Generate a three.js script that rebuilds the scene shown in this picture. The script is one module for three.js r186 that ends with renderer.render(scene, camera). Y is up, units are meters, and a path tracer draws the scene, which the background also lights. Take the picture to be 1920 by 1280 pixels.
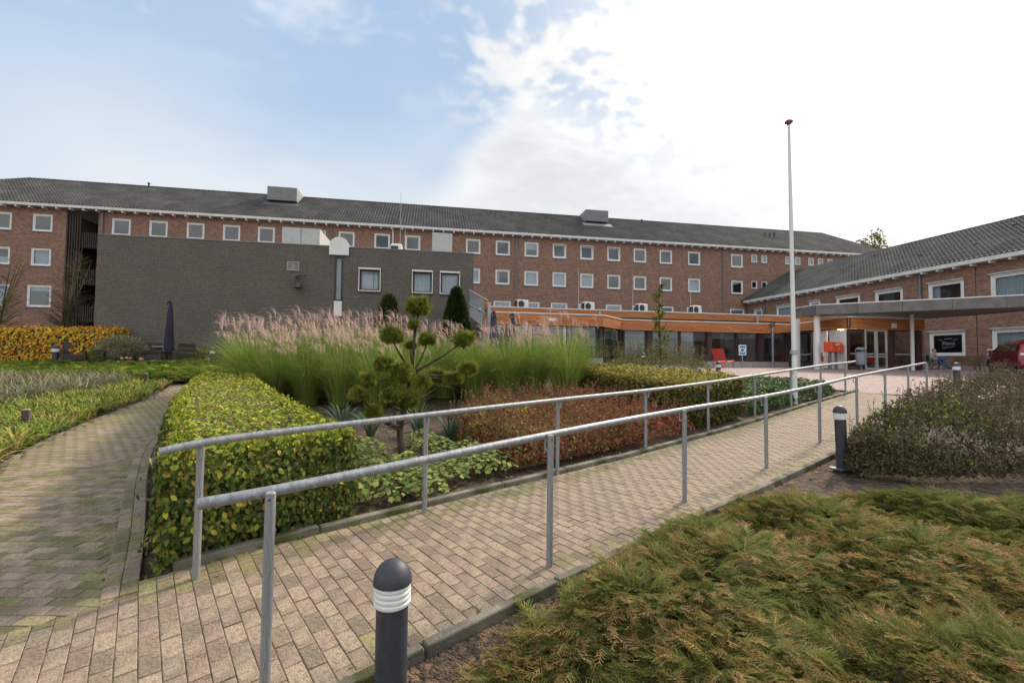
import * as THREE from 'three';
import { mergeGeometries, mergeVertices } from 'three/addons/utils/BufferGeometryUtils.js';
import { RoundedBoxGeometry } from 'three/addons/geometries/RoundedBoxGeometry.js';
import { MarchingCubes } from 'three/addons/objects/MarchingCubes.js';

const V3 = (x, y, z) => new THREE.Vector3(x, y, z), R = THREE.MathUtils.degToRad;
const clamp = (x, a = 0, b = 1) => Math.min(b, Math.max(a, x)), mix = (a, b, t) => a + (b - a) * t;
const sstep = (a, b, x) => { const t = clamp((x - a) / (b - a)); return t * t * (3 - 2 * t); };
const rng = (s) => () => { s = (s + 0x6d2b79f5) | 0; let t = Math.imul(s ^ (s >>> 15), 1 | s); t = (t + Math.imul(t ^ (t >>> 7), 61 | t)) ^ t; return ((t ^ (t >>> 14)) >>> 0) / 4294967296; };

// ---------- camera, sky, sun, exposure ----------
const scene = new THREE.Scene();
const camera = new THREE.PerspectiveCamera(2 * Math.atan(640 / 850) * 180 / Math.PI, 1024 / 682, 0.05, 1500);
camera.position.set(0, 1.5, 0);
camera.rotation.order = 'YXZ';
camera.rotation.set(R(2.152), R(-10.21), R(0.64));
camera.updateMatrixWorld(true);
const renderer = new THREE.WebGLRenderer({ antialias: true });
renderer.toneMapping = THREE.LinearToneMapping;
renderer.toneMappingExposure = 1.38;
renderer.shadowMap.enabled = true;
const SUN_AZ = 54, SUN_EL = 37, SKY = 1.0;
const sunDir = V3(Math.sin(R(SUN_AZ)) * Math.cos(R(SUN_EL)), Math.sin(R(SUN_EL)), -Math.cos(R(SUN_AZ)) * Math.cos(R(SUN_EL)));
const sun = new THREE.DirectionalLight(0xffeed6, 3.1);
sun.position.copy(sunDir).multiplyScalar(80).add(V3(0, 0, -15));
sun.target.position.set(0, 0, -15);
sun.castShadow = true; sun.shadow.radius = 14; sun.shadow.mapSize.set(2048, 2048);
Object.assign(sun.shadow.camera, { left: -60, right: 60, top: 60, bottom: -60, near: 1, far: 220 });
scene.add(sun, sun.target);

// lattice noise, tiling with period p
function lattice(seed) {
  const h = (i, j) => { let n = Math.imul(i, 374761393) + Math.imul(j, 668265263) + Math.imul(seed, 974634531); n = Math.imul(n ^ (n >>> 13), 1274126177); return ((n ^ (n >>> 16)) >>> 0) / 4294967296; };
  const one = (x, y, p) => {
    const i = Math.floor(x), j = Math.floor(y), f = x - i, g = y - j, u = f * f * (3 - 2 * f), v = g * g * (3 - 2 * g);
    const m = (a) => ((a % p) + p) % p, a = m(i), b = m(i + 1), c = m(j), d = m(j + 1);
    return mix(mix(h(a, c), h(b, c), u), mix(h(a, d), h(b, d), u), v);
  };
  const fbm = (x, y, p = 4096, oct = 4) => { let s = 0, w = 0.5, t = 0; for (let k = 0; k < oct; k++) { s += w * one(x, y, p); t += w; w *= 0.5; x *= 2; y *= 2; p *= 2; } return s / t; };
  return { h, one, fbm };
}
const NZ = lattice(11), NB = lattice(29), NC = lattice(53);

// the sky: blue air, a pale veil low down, a heap of cloud ahead, broken high cloud that thickens to bright white round the veiled sun
{
  const W = 1536, H = 768, data = new Float32Array(W * H * 4);
  for (let j = 0; j < H; j++) for (let i = 0; i < W; i++) {
    const el = ((j + 0.5) / H - 0.5) * 180, th = ((i + 0.5) / W - 0.5) * 2 * Math.PI;
    const ce = Math.cos(R(el)), d = V3(Math.cos(th) * ce, Math.sin(R(el)), Math.sin(th) * ce);
    const az = Math.atan2(d.x, -d.z) * 180 / Math.PI, up = Math.max(0.02, d.y);
    const k = clamp(d.dot(sunDir), -1, 1), ang = Math.acos(k) * 180 / Math.PI;
    const px = d.x / (up + 0.22), pz = d.z / (up + 0.22);
    const e = Math.max(0, el);
    let r = mix(0.44, 0.285, sstep(6, 42, e)), g = mix(0.535, 0.405, sstep(6, 42, e)), b = mix(0.645, 0.585, sstep(6, 42, e));
    const n1 = NZ.fbm(px * 1.6 + 20, pz * 1.6 + 20, 4096, 6), n2 = NB.fbm(px * 5 + 40 + n1 * 2, pz * 7 + 40, 4096, 5), n3 = NC.fbm(px * 24 + 60 + n1 * 4, pz * 36 + 60 + n2 * 4, 4096, 5);
    const over = (cr, cg, cb, t) => { t = clamp(t); r = mix(r, cr, t); g = mix(g, cg, t); b = mix(b, cb, t); };
    // veil, low down and thin at the left
    over(0.56, 0.60, 0.64, 0.95 * sstep(28 + 18 * (n1 - 0.5), 11, e) * (0.55 + 0.45 * sstep(-45, -18, az)) + 0.9 * (n1 - 0.50));
    // a soft bank of cloud low at the left, its top sinking to the right
    const be = el - (23.5 - 0.24 * (az + 30)) + 9 * (n1 - 0.5) + 5 * (n2 - 0.5);
    over(0.60, 0.635, 0.675, 0.8 * sstep(3, -6, be) * sstep(-42, -27, az) * sstep(40, 10, az));
    // small scattered wisps
    over(0.64, 0.67, 0.70, sstep(0.52, 0.70, n2 * 0.5 + n1 * 0.3 + n3 * 0.2) * sstep(27, 33, e) * 0.55);
    // broken high cloud that thickens toward the sun
    const near = sstep(46, 15, ang + 12 * (n1 - 0.5));
    const bright = 0.665 + 0.11 * near + 0.08 * (n3 - 0.5) + 6.5 * Math.exp(-((ang / 12.5) ** 2));
    over(bright, bright * 0.997, bright * 0.99, Math.max(sstep(0.47 - 0.24 * near, 0.72 - 0.22 * near, n2 * 0.4 + n3 * 0.6) * sstep(48, 34, ang), sstep(26, 13, ang + 9 * (n1 - 0.5)), 0.55 * sstep(42, 20, ang)));
    // the heap of cloud ahead, its left shoulder at azimuth 3 to 12
    const edge = el - (33.5 - 1.05 * Math.max(0, 11 - az) - 0.5 * Math.max(0, az - 11)) + 8 * (n1 - 0.5) + 5 * (n2 - 0.5) + 1.5 * (n3 - 0.5);
    const heap = sstep(1.8, -4.0, edge) * sstep(-14, 4, az) * sstep(70, 30, az), shade = 0.625 + 0.06 * sstep(-9, 0, edge) + 0.12 * (n2 - 0.5) + 0.04 * (n3 - 0.5) + 0.12 * near * near;
    over(shade * 0.985, shade, shade * 1.015, heap * 0.86 * sstep(8, 22, ang));
    // sunlit broken cloud over the rest of the sky, behind the camera
    const rear = sstep(62, 100, Math.acos(clamp(-d.z * 0.98 + d.x * 0.17, -1, 1)) * 180 / Math.PI), puff = sstep(0.36, 0.58, n1 * 0.6 + n2 * 0.4) * rear;
    over(1.14, 1.13, 1.11, puff * 0.92);
    // grey scraps of low cloud under the bright part
    let scrap = 0; for (const [a0, e0, wa, we] of [[41, 24.8, 6, 2.2], [35, 21.5, 7, 2], [57, 18.6, 6, 1.4], [66, 20, 8, 2], [30, 16, 9, 2]]) scrap = Math.max(scrap, Math.exp(-(((az - a0) / wa) ** 2) - (((el - e0) / we) ** 2)) * clamp(0.35 + 2.2 * (n2 - 0.35)));
    over(0.60, 0.615, 0.635, clamp(scrap) * 0.8);
    if (el < 0) { const t = sstep(0, -12, el); r = mix(r, 0.22, t); g = mix(g, 0.21, t); b = mix(b, 0.18, t); }
    const o = (j * W + i) * 4; data[o] = r * SKY; data[o + 1] = g * SKY; data[o + 2] = b * SKY; data[o + 3] = 1;
  }
  const t = new THREE.DataTexture(data, W, H, THREE.RGBAFormat, THREE.FloatType);
  t.mapping = THREE.EquirectangularReflectionMapping; t.magFilter = THREE.LinearFilter; t.minFilter = THREE.LinearFilter; t.needsUpdate = true;
  scene.background = t; scene.environment = t;
}

// ---------- helpers ----------
const used = new Map();
function numbered(name) { const n = used.get(name) ?? 0; used.set(name, n + 1); return n ? name + '_' + String(n).padStart(3, '0') : name; }
function tag(o, label, category, group, kind) { if (label) o.userData.label = label; if (category) o.userData.category = category; if (group) o.userData.group = group; if (kind) o.userData.kind = kind; return o; }
function thing(name, label, category, pos = [0, 0, 0], turn = 0, group) {
  const o = new THREE.Group(); o.name = numbered(name); o.position.set(...pos); o.rotation.y = turn; scene.add(o); return tag(o, label, category, group);
}
function lit(m) { m.castShadow = true; m.receiveShadow = true; return m; }
function part(name, geo, mat, parent, pos) {
  const m = lit(new THREE.Mesh(Array.isArray(geo) ? join(geo) : geo, mat)); m.name = parent === scene ? numbered(name) : name; if (pos) m.position.set(...pos); parent.add(m); return m;
}
function sub(name, parent, pos = [0, 0, 0], turn = 0) { const g = new THREE.Group(); g.name = name; g.position.set(...pos); g.rotation.y = turn; parent.add(g); return g; }
const join = (list) => { list = list.map((g) => { const q = g.index ? g.toNonIndexed() : g; for (const k of Object.keys(q.attributes)) if (!['position', 'normal', 'uv'].includes(k)) q.deleteAttribute(k); if (!q.attributes.uv) q.setAttribute('uv', new THREE.BufferAttribute(new Float32Array(q.attributes.position.count * 2), 2)); if (!q.attributes.normal) q.computeVertexNormals(); return q; }); return list.length === 1 ? list[0] : mergeGeometries(list); };
function uvm(g) {                                   // uv in metres by the way each face points
  const q = g.index ? g.toNonIndexed() : g, p = q.attributes.position, n = q.attributes.normal, uv = new Float32Array(p.count * 2);
  for (let i = 0; i < p.count; i++) {
    const ax = Math.abs(n.getX(i)), ay = Math.abs(n.getY(i)), az = Math.abs(n.getZ(i));
    const [u, v] = ay > ax && ay > az ? [p.getX(i), p.getZ(i)] : ax > az ? [p.getZ(i), p.getY(i)] : [p.getX(i), p.getY(i)];
    uv[2 * i] = u; uv[2 * i + 1] = v;
  }
  q.setAttribute('uv', new THREE.BufferAttribute(uv, 2)); return q;
}
const box = (x0, x1, y0, y1, z0, z1) => uvm(new THREE.BoxGeometry(x1 - x0, y1 - y0, z1 - z0).translate((x0 + x1) / 2, (y0 + y1) / 2, (z0 + z1) / 2));
const rbox = (w, h, d, r, x = 0, y = 0, z = 0, s = 2) => uvm(new RoundedBoxGeometry(w, h, d, s, r).translate(x, y, z));
const cyl = (r0, r1, h, n = 20, x = 0, y = 0, z = 0) => new THREE.CylinderGeometry(r1, r0, h, n).translate(x, y + h / 2, z);
const lathe = (pts, n = 32) => new THREE.LatheGeometry(pts.map(([r, y]) => new THREE.Vector2(r, y)), n);
function bar(a, b, r, n = 12, r2 = r) {
  const d = b.clone().sub(a), g = new THREE.CylinderGeometry(r2, r, d.length(), n);
  return g.applyMatrix4(new THREE.Matrix4().compose(a.clone().add(b).multiplyScalar(0.5), new THREE.Quaternion().setFromUnitVectors(V3(0, 1, 0), d.normalize()), V3(1, 1, 1)));
}
function limb(pts, radii, n = 8) {                 // a tapered, bent tube
  const c = new THREE.CatmullRomCurve3(pts), m = Math.max(6, pts.length * 4), g = new THREE.TubeGeometry(c, m, 1, n, false), p = g.attributes.position;
  for (let i = 0; i <= m; i++) {
    const t = i / m, f = t * (radii.length - 1), k = Math.min(radii.length - 2, Math.floor(f)), r = mix(radii[k], radii[k + 1], f - k), o = c.getPointAt(t);
    for (let j = 0; j <= n; j++) { const q = i * (n + 1) + j; p.setXYZ(q, o.x + (p.getX(q) - o.x) * r, o.y + (p.getY(q) - o.y) * r, o.z + (p.getZ(q) - o.z) * r); }
  }
  return g;
}
function frameGeo(w, h, t, d) {                    // a picture-frame shape, centred, front face at z = d / 2
  return uvm(join([new THREE.BoxGeometry(w, t, d).translate(0, h / 2 - t / 2, 0), new THREE.BoxGeometry(w, t, d).translate(0, -h / 2 + t / 2, 0), new THREE.BoxGeometry(t, h - 2 * t, d).translate(-w / 2 + t / 2, 0, 0), new THREE.BoxGeometry(t, h - 2 * t, d).translate(w / 2 - t / 2, 0, 0)]));
}
function extr(pts, d, holes = [], bevel = 0) {
  const s = new THREE.Shape(pts.map(([x, y]) => new THREE.Vector2(x, y)));
  for (const [x0, x1, y0, y1] of holes) s.holes.push(new THREE.Path([[x0, y0], [x0, y1], [x1, y1], [x1, y0]].map(([x, y]) => new THREE.Vector2(x, y))));
  return new THREE.ExtrudeGeometry(s, { depth: d, bevelEnabled: bevel > 0, bevelSize: bevel, bevelThickness: bevel, bevelSegments: 1, curveSegments: 14 });
}
function pix(w, h, fn, color = true) {             // a computed texture; fn(u, v) gives 0..1 values
  const a = new Uint8Array(w * h * 4);
  for (let j = 0; j < h; j++) for (let i = 0; i < w; i++) { const c = fn((i + 0.5) / w, (j + 0.5) / h), o = (j * w + i) * 4; for (let k = 0; k < 3; k++) a[o + k] = clamp(typeof c === 'number' ? c : c[k]) * 255; a[o + 3] = 255; }
  const t = new THREE.DataTexture(a, w, h); t.wrapS = t.wrapT = THREE.RepeatWrapping; t.magFilter = THREE.LinearFilter; t.minFilter = THREE.LinearMipmapLinearFilter; t.generateMipmaps = true;
  if (color) t.colorSpace = THREE.SRGBColorSpace; t.needsUpdate = true; return t;
}
const rep = (t, x, y = x) => { const c = t.clone(); c.repeat.set(1 / x, 1 / y); c.needsUpdate = true; return c; };
const mat = (color, rough = 0.8, extra = {}) => new THREE.MeshStandardMaterial({ color, roughness: rough, side: THREE.DoubleSide, ...extra });
const lin = (r, g, b) => new THREE.Color().setRGB(r, g, b);

// ---------- height of the ground: level near the camera, a gentle ramp, a level forecourt ----------
const HT = [[-60, -0.6], [0, -0.2], [1.9, -0.1], [3.2, -0.02], [5, 0.03], [7, 0.08], [9, 0.17], [11, 0.3], [13, 0.44], [15, 0.56], [20, 0.85], [25, 1.08], [28, 1.1], [2000, 1.1]];
function G(x, z) {
  const t = 0.35 * x - 0.94 * z; let k = 0; while (k < HT.length - 2 && t > HT[k + 1][0]) k++;
  const [a, ya] = HT[k], [b, yb] = HT[k + 1]; return mix(ya, yb, clamp((t - a) / (b - a)));
}
const gnormal = (x, z) => V3(G(x - 0.3, z) - G(x + 0.3, z), 0.6, G(x, z - 0.3) - G(x, z + 0.3)).normalize();
const VP = new THREE.Matrix4().multiplyMatrices(camera.projectionMatrix, camera.matrixWorldInverse);
const inView = (p, m = 1.0) => { const q = p.clone().applyMatrix4(VP); return p.clone().applyMatrix4(camera.matrixWorldInverse).z < 0 && Math.abs(q.x) < m && Math.abs(q.y) < m; };
const inPoly = (x, z, P) => { let c = false; for (let i = 0, j = P.length - 1; i < P.length; j = i++) if ((P[i][1] > z) !== (P[j][1] > z) && x < (P[j][0] - P[i][0]) * (z - P[i][1]) / (P[j][1] - P[i][1]) + P[i][0]) c = !c; return c; };
const edgeDist = (x, z, P) => { let m = 1e9; for (let i = 0, j = P.length - 1; i < P.length; j = i++) { const dx = P[i][0] - P[j][0], dz = P[i][1] - P[j][1], t = clamp(((x - P[j][0]) * dx + (z - P[j][1]) * dz) / (dx * dx + dz * dz)); m = Math.min(m, Math.hypot(x - P[j][0] - t * dx, z - P[j][1] - t * dz)); } return m; };
const bounds = (P) => [Math.min(...P.map((p) => p[0])), Math.max(...P.map((p) => p[0])), Math.min(...P.map((p) => p[1])), Math.max(...P.map((p) => p[1]))];
function scatter(P, n, rand) { const [a, b, c, d] = bounds(P), out = []; let guard = n * 60; while (out.length < n && guard--) { const x = mix(a, b, rand()), z = mix(c, d, rand()); if (inPoly(x, z, P)) out.push([x, z]); } return out; }
function strip(L, Rr, nv, off) {                   // a sheet between two polylines with as many points, laid on the ground
  const pos = [], uv = [], idx = [], n = L.length, m = 4; let rows = 0;
  for (let i = 0; i < n - 1; i++) for (let k = 0; k < (i === n - 2 ? m + 1 : m); k++) {
    const t = k / m, a = [mix(L[i][0], L[i + 1][0], t), mix(L[i][1], L[i + 1][1], t)], b = [mix(Rr[i][0], Rr[i + 1][0], t), mix(Rr[i][1], Rr[i + 1][1], t)];
    for (let j = 0; j <= nv; j++) { const x = mix(a[0], b[0], j / nv), z = mix(a[1], b[1], j / nv); pos.push(x, G(x, z) + off, z); uv.push(x, z); }
    rows++;
  }
  for (let i = 0; i < rows - 1; i++) for (let j = 0; j < nv; j++) { const a = i * (nv + 1) + j, b = a + nv + 1; idx.push(a, a + 1, b, b, a + 1, b + 1); }
  const g = new THREE.BufferGeometry(); g.setAttribute('position', new THREE.Float32BufferAttribute(pos, 3)); g.setAttribute('uv', new THREE.Float32BufferAttribute(uv, 2)); g.setIndex(idx); g.computeVertexNormals();
  if (g.attributes.normal.getY(0) < 0) { g.setIndex(idx.map((_, q) => idx[q - q % 3 + 2 - q % 3])); g.computeVertexNormals(); }
  return g;
}
// many copies of one small shape: rows of [x, y, z, quaternion, sx, sy, sz, colour]
function swarm(name, geo, material, rows, parent, kind = 'stuff') {
  const m = lit(new THREE.InstancedMesh(geo, material, rows.length)); m.name = parent === scene ? numbered(name) : name;
  const M = new THREE.Matrix4();
  rows.forEach((r, i) => { m.setMatrixAt(i, M.compose(r[0], r[1], r[2])); m.setColorAt(i, r[3]); });
  m.userData.kind = kind; parent.add(m); return m;
}
const Q = (() => { const e = new THREE.Euler(); return (x, y, z, o = 'YXZ') => new THREE.Quaternion().setFromEuler(e.set(x, y, z, o)); })();
// a leaf: base at 0, tip along +z, folded along its midrib
function leafGeo(w = 0.5, fold = 0.18, droop = 0.12, n = 3) {
  const pos = [], idx = [], uv = [];
  for (let i = 0; i <= n; i++) { const t = i / n, s = w * 0.5 * Math.sin(Math.PI * Math.pow(t, 0.8)) * (i === n ? 0 : 1) + (i === 0 ? 0.03 : 0), y = -droop * t * t; pos.push(-s, y + fold * s, t, 0, y, t, s, y + fold * s, t); uv.push(0, t, 0.5, t, 1, t); }
  for (let i = 0; i < n; i++) for (const j of [0, 1]) { const a = i * 3 + j, b = a + 3; idx.push(a, b, a + 1, a + 1, b, b + 1); }
  const g = new THREE.BufferGeometry(); g.setAttribute('position', new THREE.Float32BufferAttribute(pos, 3)); g.setAttribute('uv', new THREE.Float32BufferAttribute(uv, 2)); g.setIndex(idx); g.computeVertexNormals(); return g;
}
// a ribbon along points, w wide in the middle
function ribbon(pts, w, side = V3(1, 0, 0), taper = 1) {
  const pos = [], idx = [], n = pts.length - 1;
  pts.forEach((p, i) => { const t = i / n, s = 0.5 * w * (i === n ? 0.08 : 1 - taper * 0.75 * t); pos.push(p.x - side.x * s, p.y - side.y * s, p.z - side.z * s, p.x + side.x * s, p.y + side.y * s, p.z + side.z * s); });
  for (let i = 0; i < n; i++) { const a = 2 * i; idx.push(a, a + 2, a + 1, a + 1, a + 2, a + 3); }
  return { pos, idx };
}
function bundle(list) { const pos = [], idx = []; for (const r of list) { const o = pos.length / 3; for (const v of r.pos) pos.push(v); for (const v of r.idx) idx.push(v + o); } const g = new THREE.BufferGeometry(); g.setAttribute('position', new THREE.Float32BufferAttribute(pos, 3)); g.setAttribute('uv', new THREE.Float32BufferAttribute(new Float32Array(pos.length / 3 * 2), 2)); g.setIndex(idx); g.computeVertexNormals(); return g; }
// ---------- materials ----------
function brickTex(nb, nc, w, joint, tones, mortar, vary) {   // nb bricks by nc courses on one tile
  const jx = joint / nb, jy = joint / nc, cells = [];
  for (let j = 0; j < nc; j++) for (let i = 0; i < nb; i++) { const a = NZ.h(i + 7, j + 3), c = tones[Math.floor(a * tones.length)], s = 1 + vary * (NB.h(i, j) - 0.5); cells.push(c.map((v) => v * s)); }
  const bump = [];
  const map = pix(w, w, (u, v) => {
    const y = v * nc, j = Math.floor(y), x = u * nb + (j % 2) * 0.5, i = Math.floor(x), fx = x - i, fy = y - j;
    const jj = 0.055 * joint, edge = Math.min(fx, 1 - fx) * 3.4, ed = Math.min(edge, Math.min(fy, 1 - fy));
    const n = NC.fbm(u * 90, v * 90, 90, 3) - 0.5, big = NZ.fbm(u * 5, v * 5, 5, 3) - 0.5, m = sstep(jj * 1.3, jj * 2.1, ed + n * 0.03);
    const c = cells[j * nb + ((i % nb) + nb) % nb];
    return c.map((q, k) => mix(mortar[k] * (1 + 0.3 * n), q * (1 + 0.35 * n) * (1 + 0.07 * big), m));
  });
  const bm = pix(w / 2, w / 2, (u, v) => {
    const y = v * nc, j = Math.floor(y), x = u * nb + (j % 2) * 0.5, fx = x - Math.floor(x), fy = y - j, ed = Math.min(Math.min(fx, 1 - fx) * 3.4, Math.min(fy, 1 - fy));
    return 0.75 * sstep(0.03, 0.13, ed) + 0.25 * NC.fbm(u * 60, v * 60, 60, 2);
  }, false);
  return [map, bm];
}
const [redBrick, redBump] = brickTex(16, 54, 1024, 1, [[0.525, 0.375, 0.305], [0.555, 0.40, 0.325], [0.475, 0.345, 0.29], [0.58, 0.43, 0.35], [0.505, 0.385, 0.335]], [0.51, 0.465, 0.42], 0.22);
const [greyBrick, greyBump] = brickTex(12, 48, 1024, 1, [[0.40, 0.375, 0.34], [0.393, 0.37, 0.336], [0.408, 0.383, 0.347]], [0.295, 0.275, 0.248], 0.05);
const [plazaTex, plazaBump] = brickTex(10, 20, 1024, 1.1, [[0.56, 0.455, 0.44], [0.60, 0.50, 0.475], [0.52, 0.425, 0.42], [0.58, 0.49, 0.46]], [0.40, 0.36, 0.33], 0.16);
const brickWall = mat(0xffffff, 0.92, { map: rep(redBrick, 3.52, 3.4), bumpMap: rep(redBump, 3.52, 3.4), bumpScale: 0.008 });
const greyWall = mat(0xffffff, 0.85, { map: rep(greyBrick, 3.36, 3.84), bumpMap: rep(greyBump, 3.36, 3.84), bumpScale: 0.010 });
const plazaMat = mat(0xffffff, 0.85, { map: rep(plazaTex, 2.1, 2.1), bumpMap: rep(plazaBump, 2.1, 2.1), bumpScale: 0.006 });
const speckle = pix(512, 512, (u, v) => { const a = 0.5 + 0.9 * (NZ.fbm(u * 12, v * 12, 12, 5) - 0.5), b = NC.h(Math.floor(u * 512), Math.floor(v * 512)); const s = 0.78 + 0.32 * a + 0.10 * (b - 0.5); return [s, s, s]; });
const rough = pix(512, 512, (u, v) => NB.fbm(u * 40, v * 40, 40, 4), false);
const soilTex = pix(1024, 1024, (u, v) => {
  const a = NZ.fbm(u * 14, v * 14, 14, 6), b = NB.fbm(u * 60, v * 60, 60, 3), c = NC.fbm(u * 160, v * 160, 160, 2);
  const k = 0.55 + 0.6 * (a - 0.5) + 0.7 * (b - 0.5) + 0.5 * (c - 0.5), leaf = sstep(0.66, 0.72, b) * 0.5;
  return [mix(0.40 * k + 0.10, 0.50, leaf), mix(0.33 * k + 0.08, 0.38, leaf), mix(0.27 * k + 0.06, 0.27, leaf)];
});
const soilBump = pix(512, 512, (u, v) => 0.6 * NB.fbm(u * 40, v * 40, 40, 4) + 0.4 * NC.fbm(u * 100, v * 100, 100, 2), false);
const soil = mat(0xffffff, 1, { map: rep(soilTex, 2.6), bumpMap: rep(soilBump, 1.1), bumpScale: 0.05 });
const jointTex = pix(512, 512, (u, v) => { const a = NZ.fbm(u * 20, v * 20, 20, 4), m = sstep(0.42, 0.6, NB.fbm(u * 7, v * 7, 7, 4)); const k = 0.8 + 0.5 * (a - 0.5); return [mix(0.50, 0.40, m) * k, mix(0.45, 0.43, m) * k, mix(0.36, 0.24, m) * k]; });
const jointMat = mat(0xffffff, 1, { map: rep(jointTex, 1.7) });
const paverTex = pix(512, 512, (u, v) => { const a = NZ.fbm(u * 6, v * 6, 6, 5), b = NC.fbm(u * 120, v * 120, 120, 2), s = sstep(0.62, 0.75, NB.fbm(u * 30, v * 30, 30, 3)); const k = 0.80 + 0.34 * (a - 0.5) + 0.30 * (b - 0.5) - 0.12 * s; return [k + 0.02, k, k - 0.02]; });
const paverBump = pix(512, 512, (u, v) => NC.fbm(u * 70, v * 70, 70, 3), false);
const paverTones = [[0.374, 0.298, 0.219], [0.357, 0.281, 0.206], [0.387, 0.307, 0.223], [0.361, 0.273, 0.206], [0.335, 0.273, 0.202], [0.396, 0.319, 0.227], [0.352, 0.264, 0.211], [0.326, 0.264, 0.199]];
const paverMats = paverTones.map((c) => mat(lin(...c), 0.88, { map: rep(paverTex, 0.9), bumpMap: rep(paverBump, 0.5), bumpScale: 0.004 }));
const paverWhite = mat(0xffffff, 0.88, { map: rep(paverTex, 0.9), bumpMap: rep(paverBump, 0.5), bumpScale: 0.004 });
const mossTones = [[0.294, 0.261, 0.126], [0.276, 0.251, 0.131], [0.313, 0.270, 0.146], [0.258, 0.232, 0.119], [0.304, 0.261, 0.143], [0.239, 0.232, 0.099], [0.331, 0.289, 0.163]];
const mossMats = mossTones.map((c) => mat(lin(...c), 0.92, { map: rep(paverTex, 0.9), bumpMap: rep(paverBump, 0.5), bumpScale: 0.004 }));
const kerbTex = pix(512, 512, (u, v) => { const a = NZ.fbm(u * 9, v * 9, 9, 5), m = sstep(0.44, 0.6, NB.fbm(u * 6 + 3, v * 6, 6, 5)), k = 0.85 + 0.6 * (a - 0.5); return [mix(0.50, 0.36, m) * k, mix(0.48, 0.37, m) * k, mix(0.42, 0.20, m) * k]; });
const kerbMat = mat(0xffffff, 0.95, { map: rep(kerbTex, 1.3), bumpMap: rep(rough, 0.4), bumpScale: 0.006 });
const galvTex = pix(512, 512, (u, v) => { const a = NZ.fbm(u * 14, v * 14, 14, 5), b = NB.fbm(u * 50, v * 50, 50, 3), c = NC.fbm(u * 26, v * 26, 26, 2), k = 0.86 + 0.22 * (a - 0.5) + 0.16 * (b - 0.5) + 0.16 * (c - 0.5); return [k, k, k]; });
const galv = mat(lin(0.37, 0.38, 0.39), 0.5, { metalness: 0.3, map: rep(galvTex, 0.25, 0.6), bumpMap: rep(rough, 0.3), bumpScale: 0.001 });
const galvBright = mat(lin(0.44, 0.455, 0.47), 0.45, { metalness: 0.4, map: rep(galvTex, 0.25, 0.6) });
const anthracite = mat(lin(0.040, 0.044, 0.055), 0.55, { map: rep(speckle, 0.7) });
const fine = pix(512, 512, (u, v) => { const s = 0.94 + 0.10 * (NZ.fbm(u * 10, v * 10, 10, 5) - 0.5) + 0.03 * (NC.h(Math.floor(u * 512), Math.floor(v * 512)) - 0.5); return [s, s, s * 0.99]; });
const whitePlastic = mat(lin(0.78, 0.78, 0.76), 0.45, { map: rep(fine, 0.5) });
const whitePaint = mat(lin(0.80, 0.80, 0.78), 0.55, { map: rep(fine, 2.2) });
const greyPaint = mat(lin(0.47, 0.47, 0.46), 0.6, { map: rep(speckle, 2.2) });
const paleMetal = mat(lin(0.46, 0.47, 0.46), 0.55, { metalness: 0.2, map: rep(fine, 1.4) });
const zinc = mat(lin(0.17, 0.19, 0.22), 0.5, { metalness: 0.3, map: rep(speckle, 1.1) });
const darkMetal = mat(lin(0.03, 0.03, 0.032), 0.55);
const brownFrame = mat(lin(0.055, 0.030, 0.024), 0.6, { map: rep(speckle, 0.8) });
const darkSlat = mat(lin(0.045, 0.030, 0.030), 0.7, { map: rep(speckle, 0.9) });
const concrete = mat(lin(0.40, 0.38, 0.35), 0.9, { map: rep(speckle, 1.5), bumpMap: rep(rough, 0.6), bumpScale: 0.004 });
const innerWall = mat(lin(0.42, 0.41, 0.39), 0.95), innerFloor = mat(lin(0.22, 0.20, 0.18), 0.8);
const glass = new THREE.MeshPhysicalMaterial({ color: lin(0.76, 0.82, 0.85), roughness: 0.015, transmission: 1, thickness: 0, ior: 1.62, side: THREE.DoubleSide });
const facadeGlass = new THREE.MeshPhysicalMaterial({ color: lin(0.62, 0.66, 0.68), roughness: 0.012, transmission: 1, thickness: 0, ior: 1.7, side: THREE.DoubleSide });
const curtain = mat(lin(0.62, 0.62, 0.62), 0.95), blindMat = mat(lin(0.52, 0.54, 0.56), 0.8), darkFoil = mat(lin(0.006, 0.006, 0.007), 0.35);
const woodTex = pix(1024, 256, (u, v) => { const g = NZ.fbm(u * 6, v * 60, 60, 4), s = NB.fbm(u * 3, v * 7, 7, 3), k = 0.86 + 0.30 * (g - 0.5) + 0.34 * (s - 0.5); return [k, k * 0.98, k * 0.95]; });
const claddings = [[0.68, 0.26, 0.085], [0.64, 0.24, 0.075], [0.71, 0.275, 0.092], [0.66, 0.255, 0.088]].map((c) => mat(lin(...c), 0.6, { map: rep(woodTex, 2.4, 0.5) }));
const barkTex = pix(256, 512, (u, v) => { const a = NZ.fbm(u * 14, v * 5, 70, 5), k = 0.75 + 0.9 * (a - 0.5); return [k, k * 0.95, k * 0.88]; });
const bark = mat(lin(0.16, 0.125, 0.09), 0.95, { map: rep(barkTex, 1, 1), bumpMap: rep(rough, 0.5), bumpScale: 0.01 });
const greenBark = mat(lin(0.15, 0.14, 0.075), 0.95, { map: rep(barkTex, 1, 1) });
const twigMat = mat(lin(0.115, 0.085, 0.058), 0.95);
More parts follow.
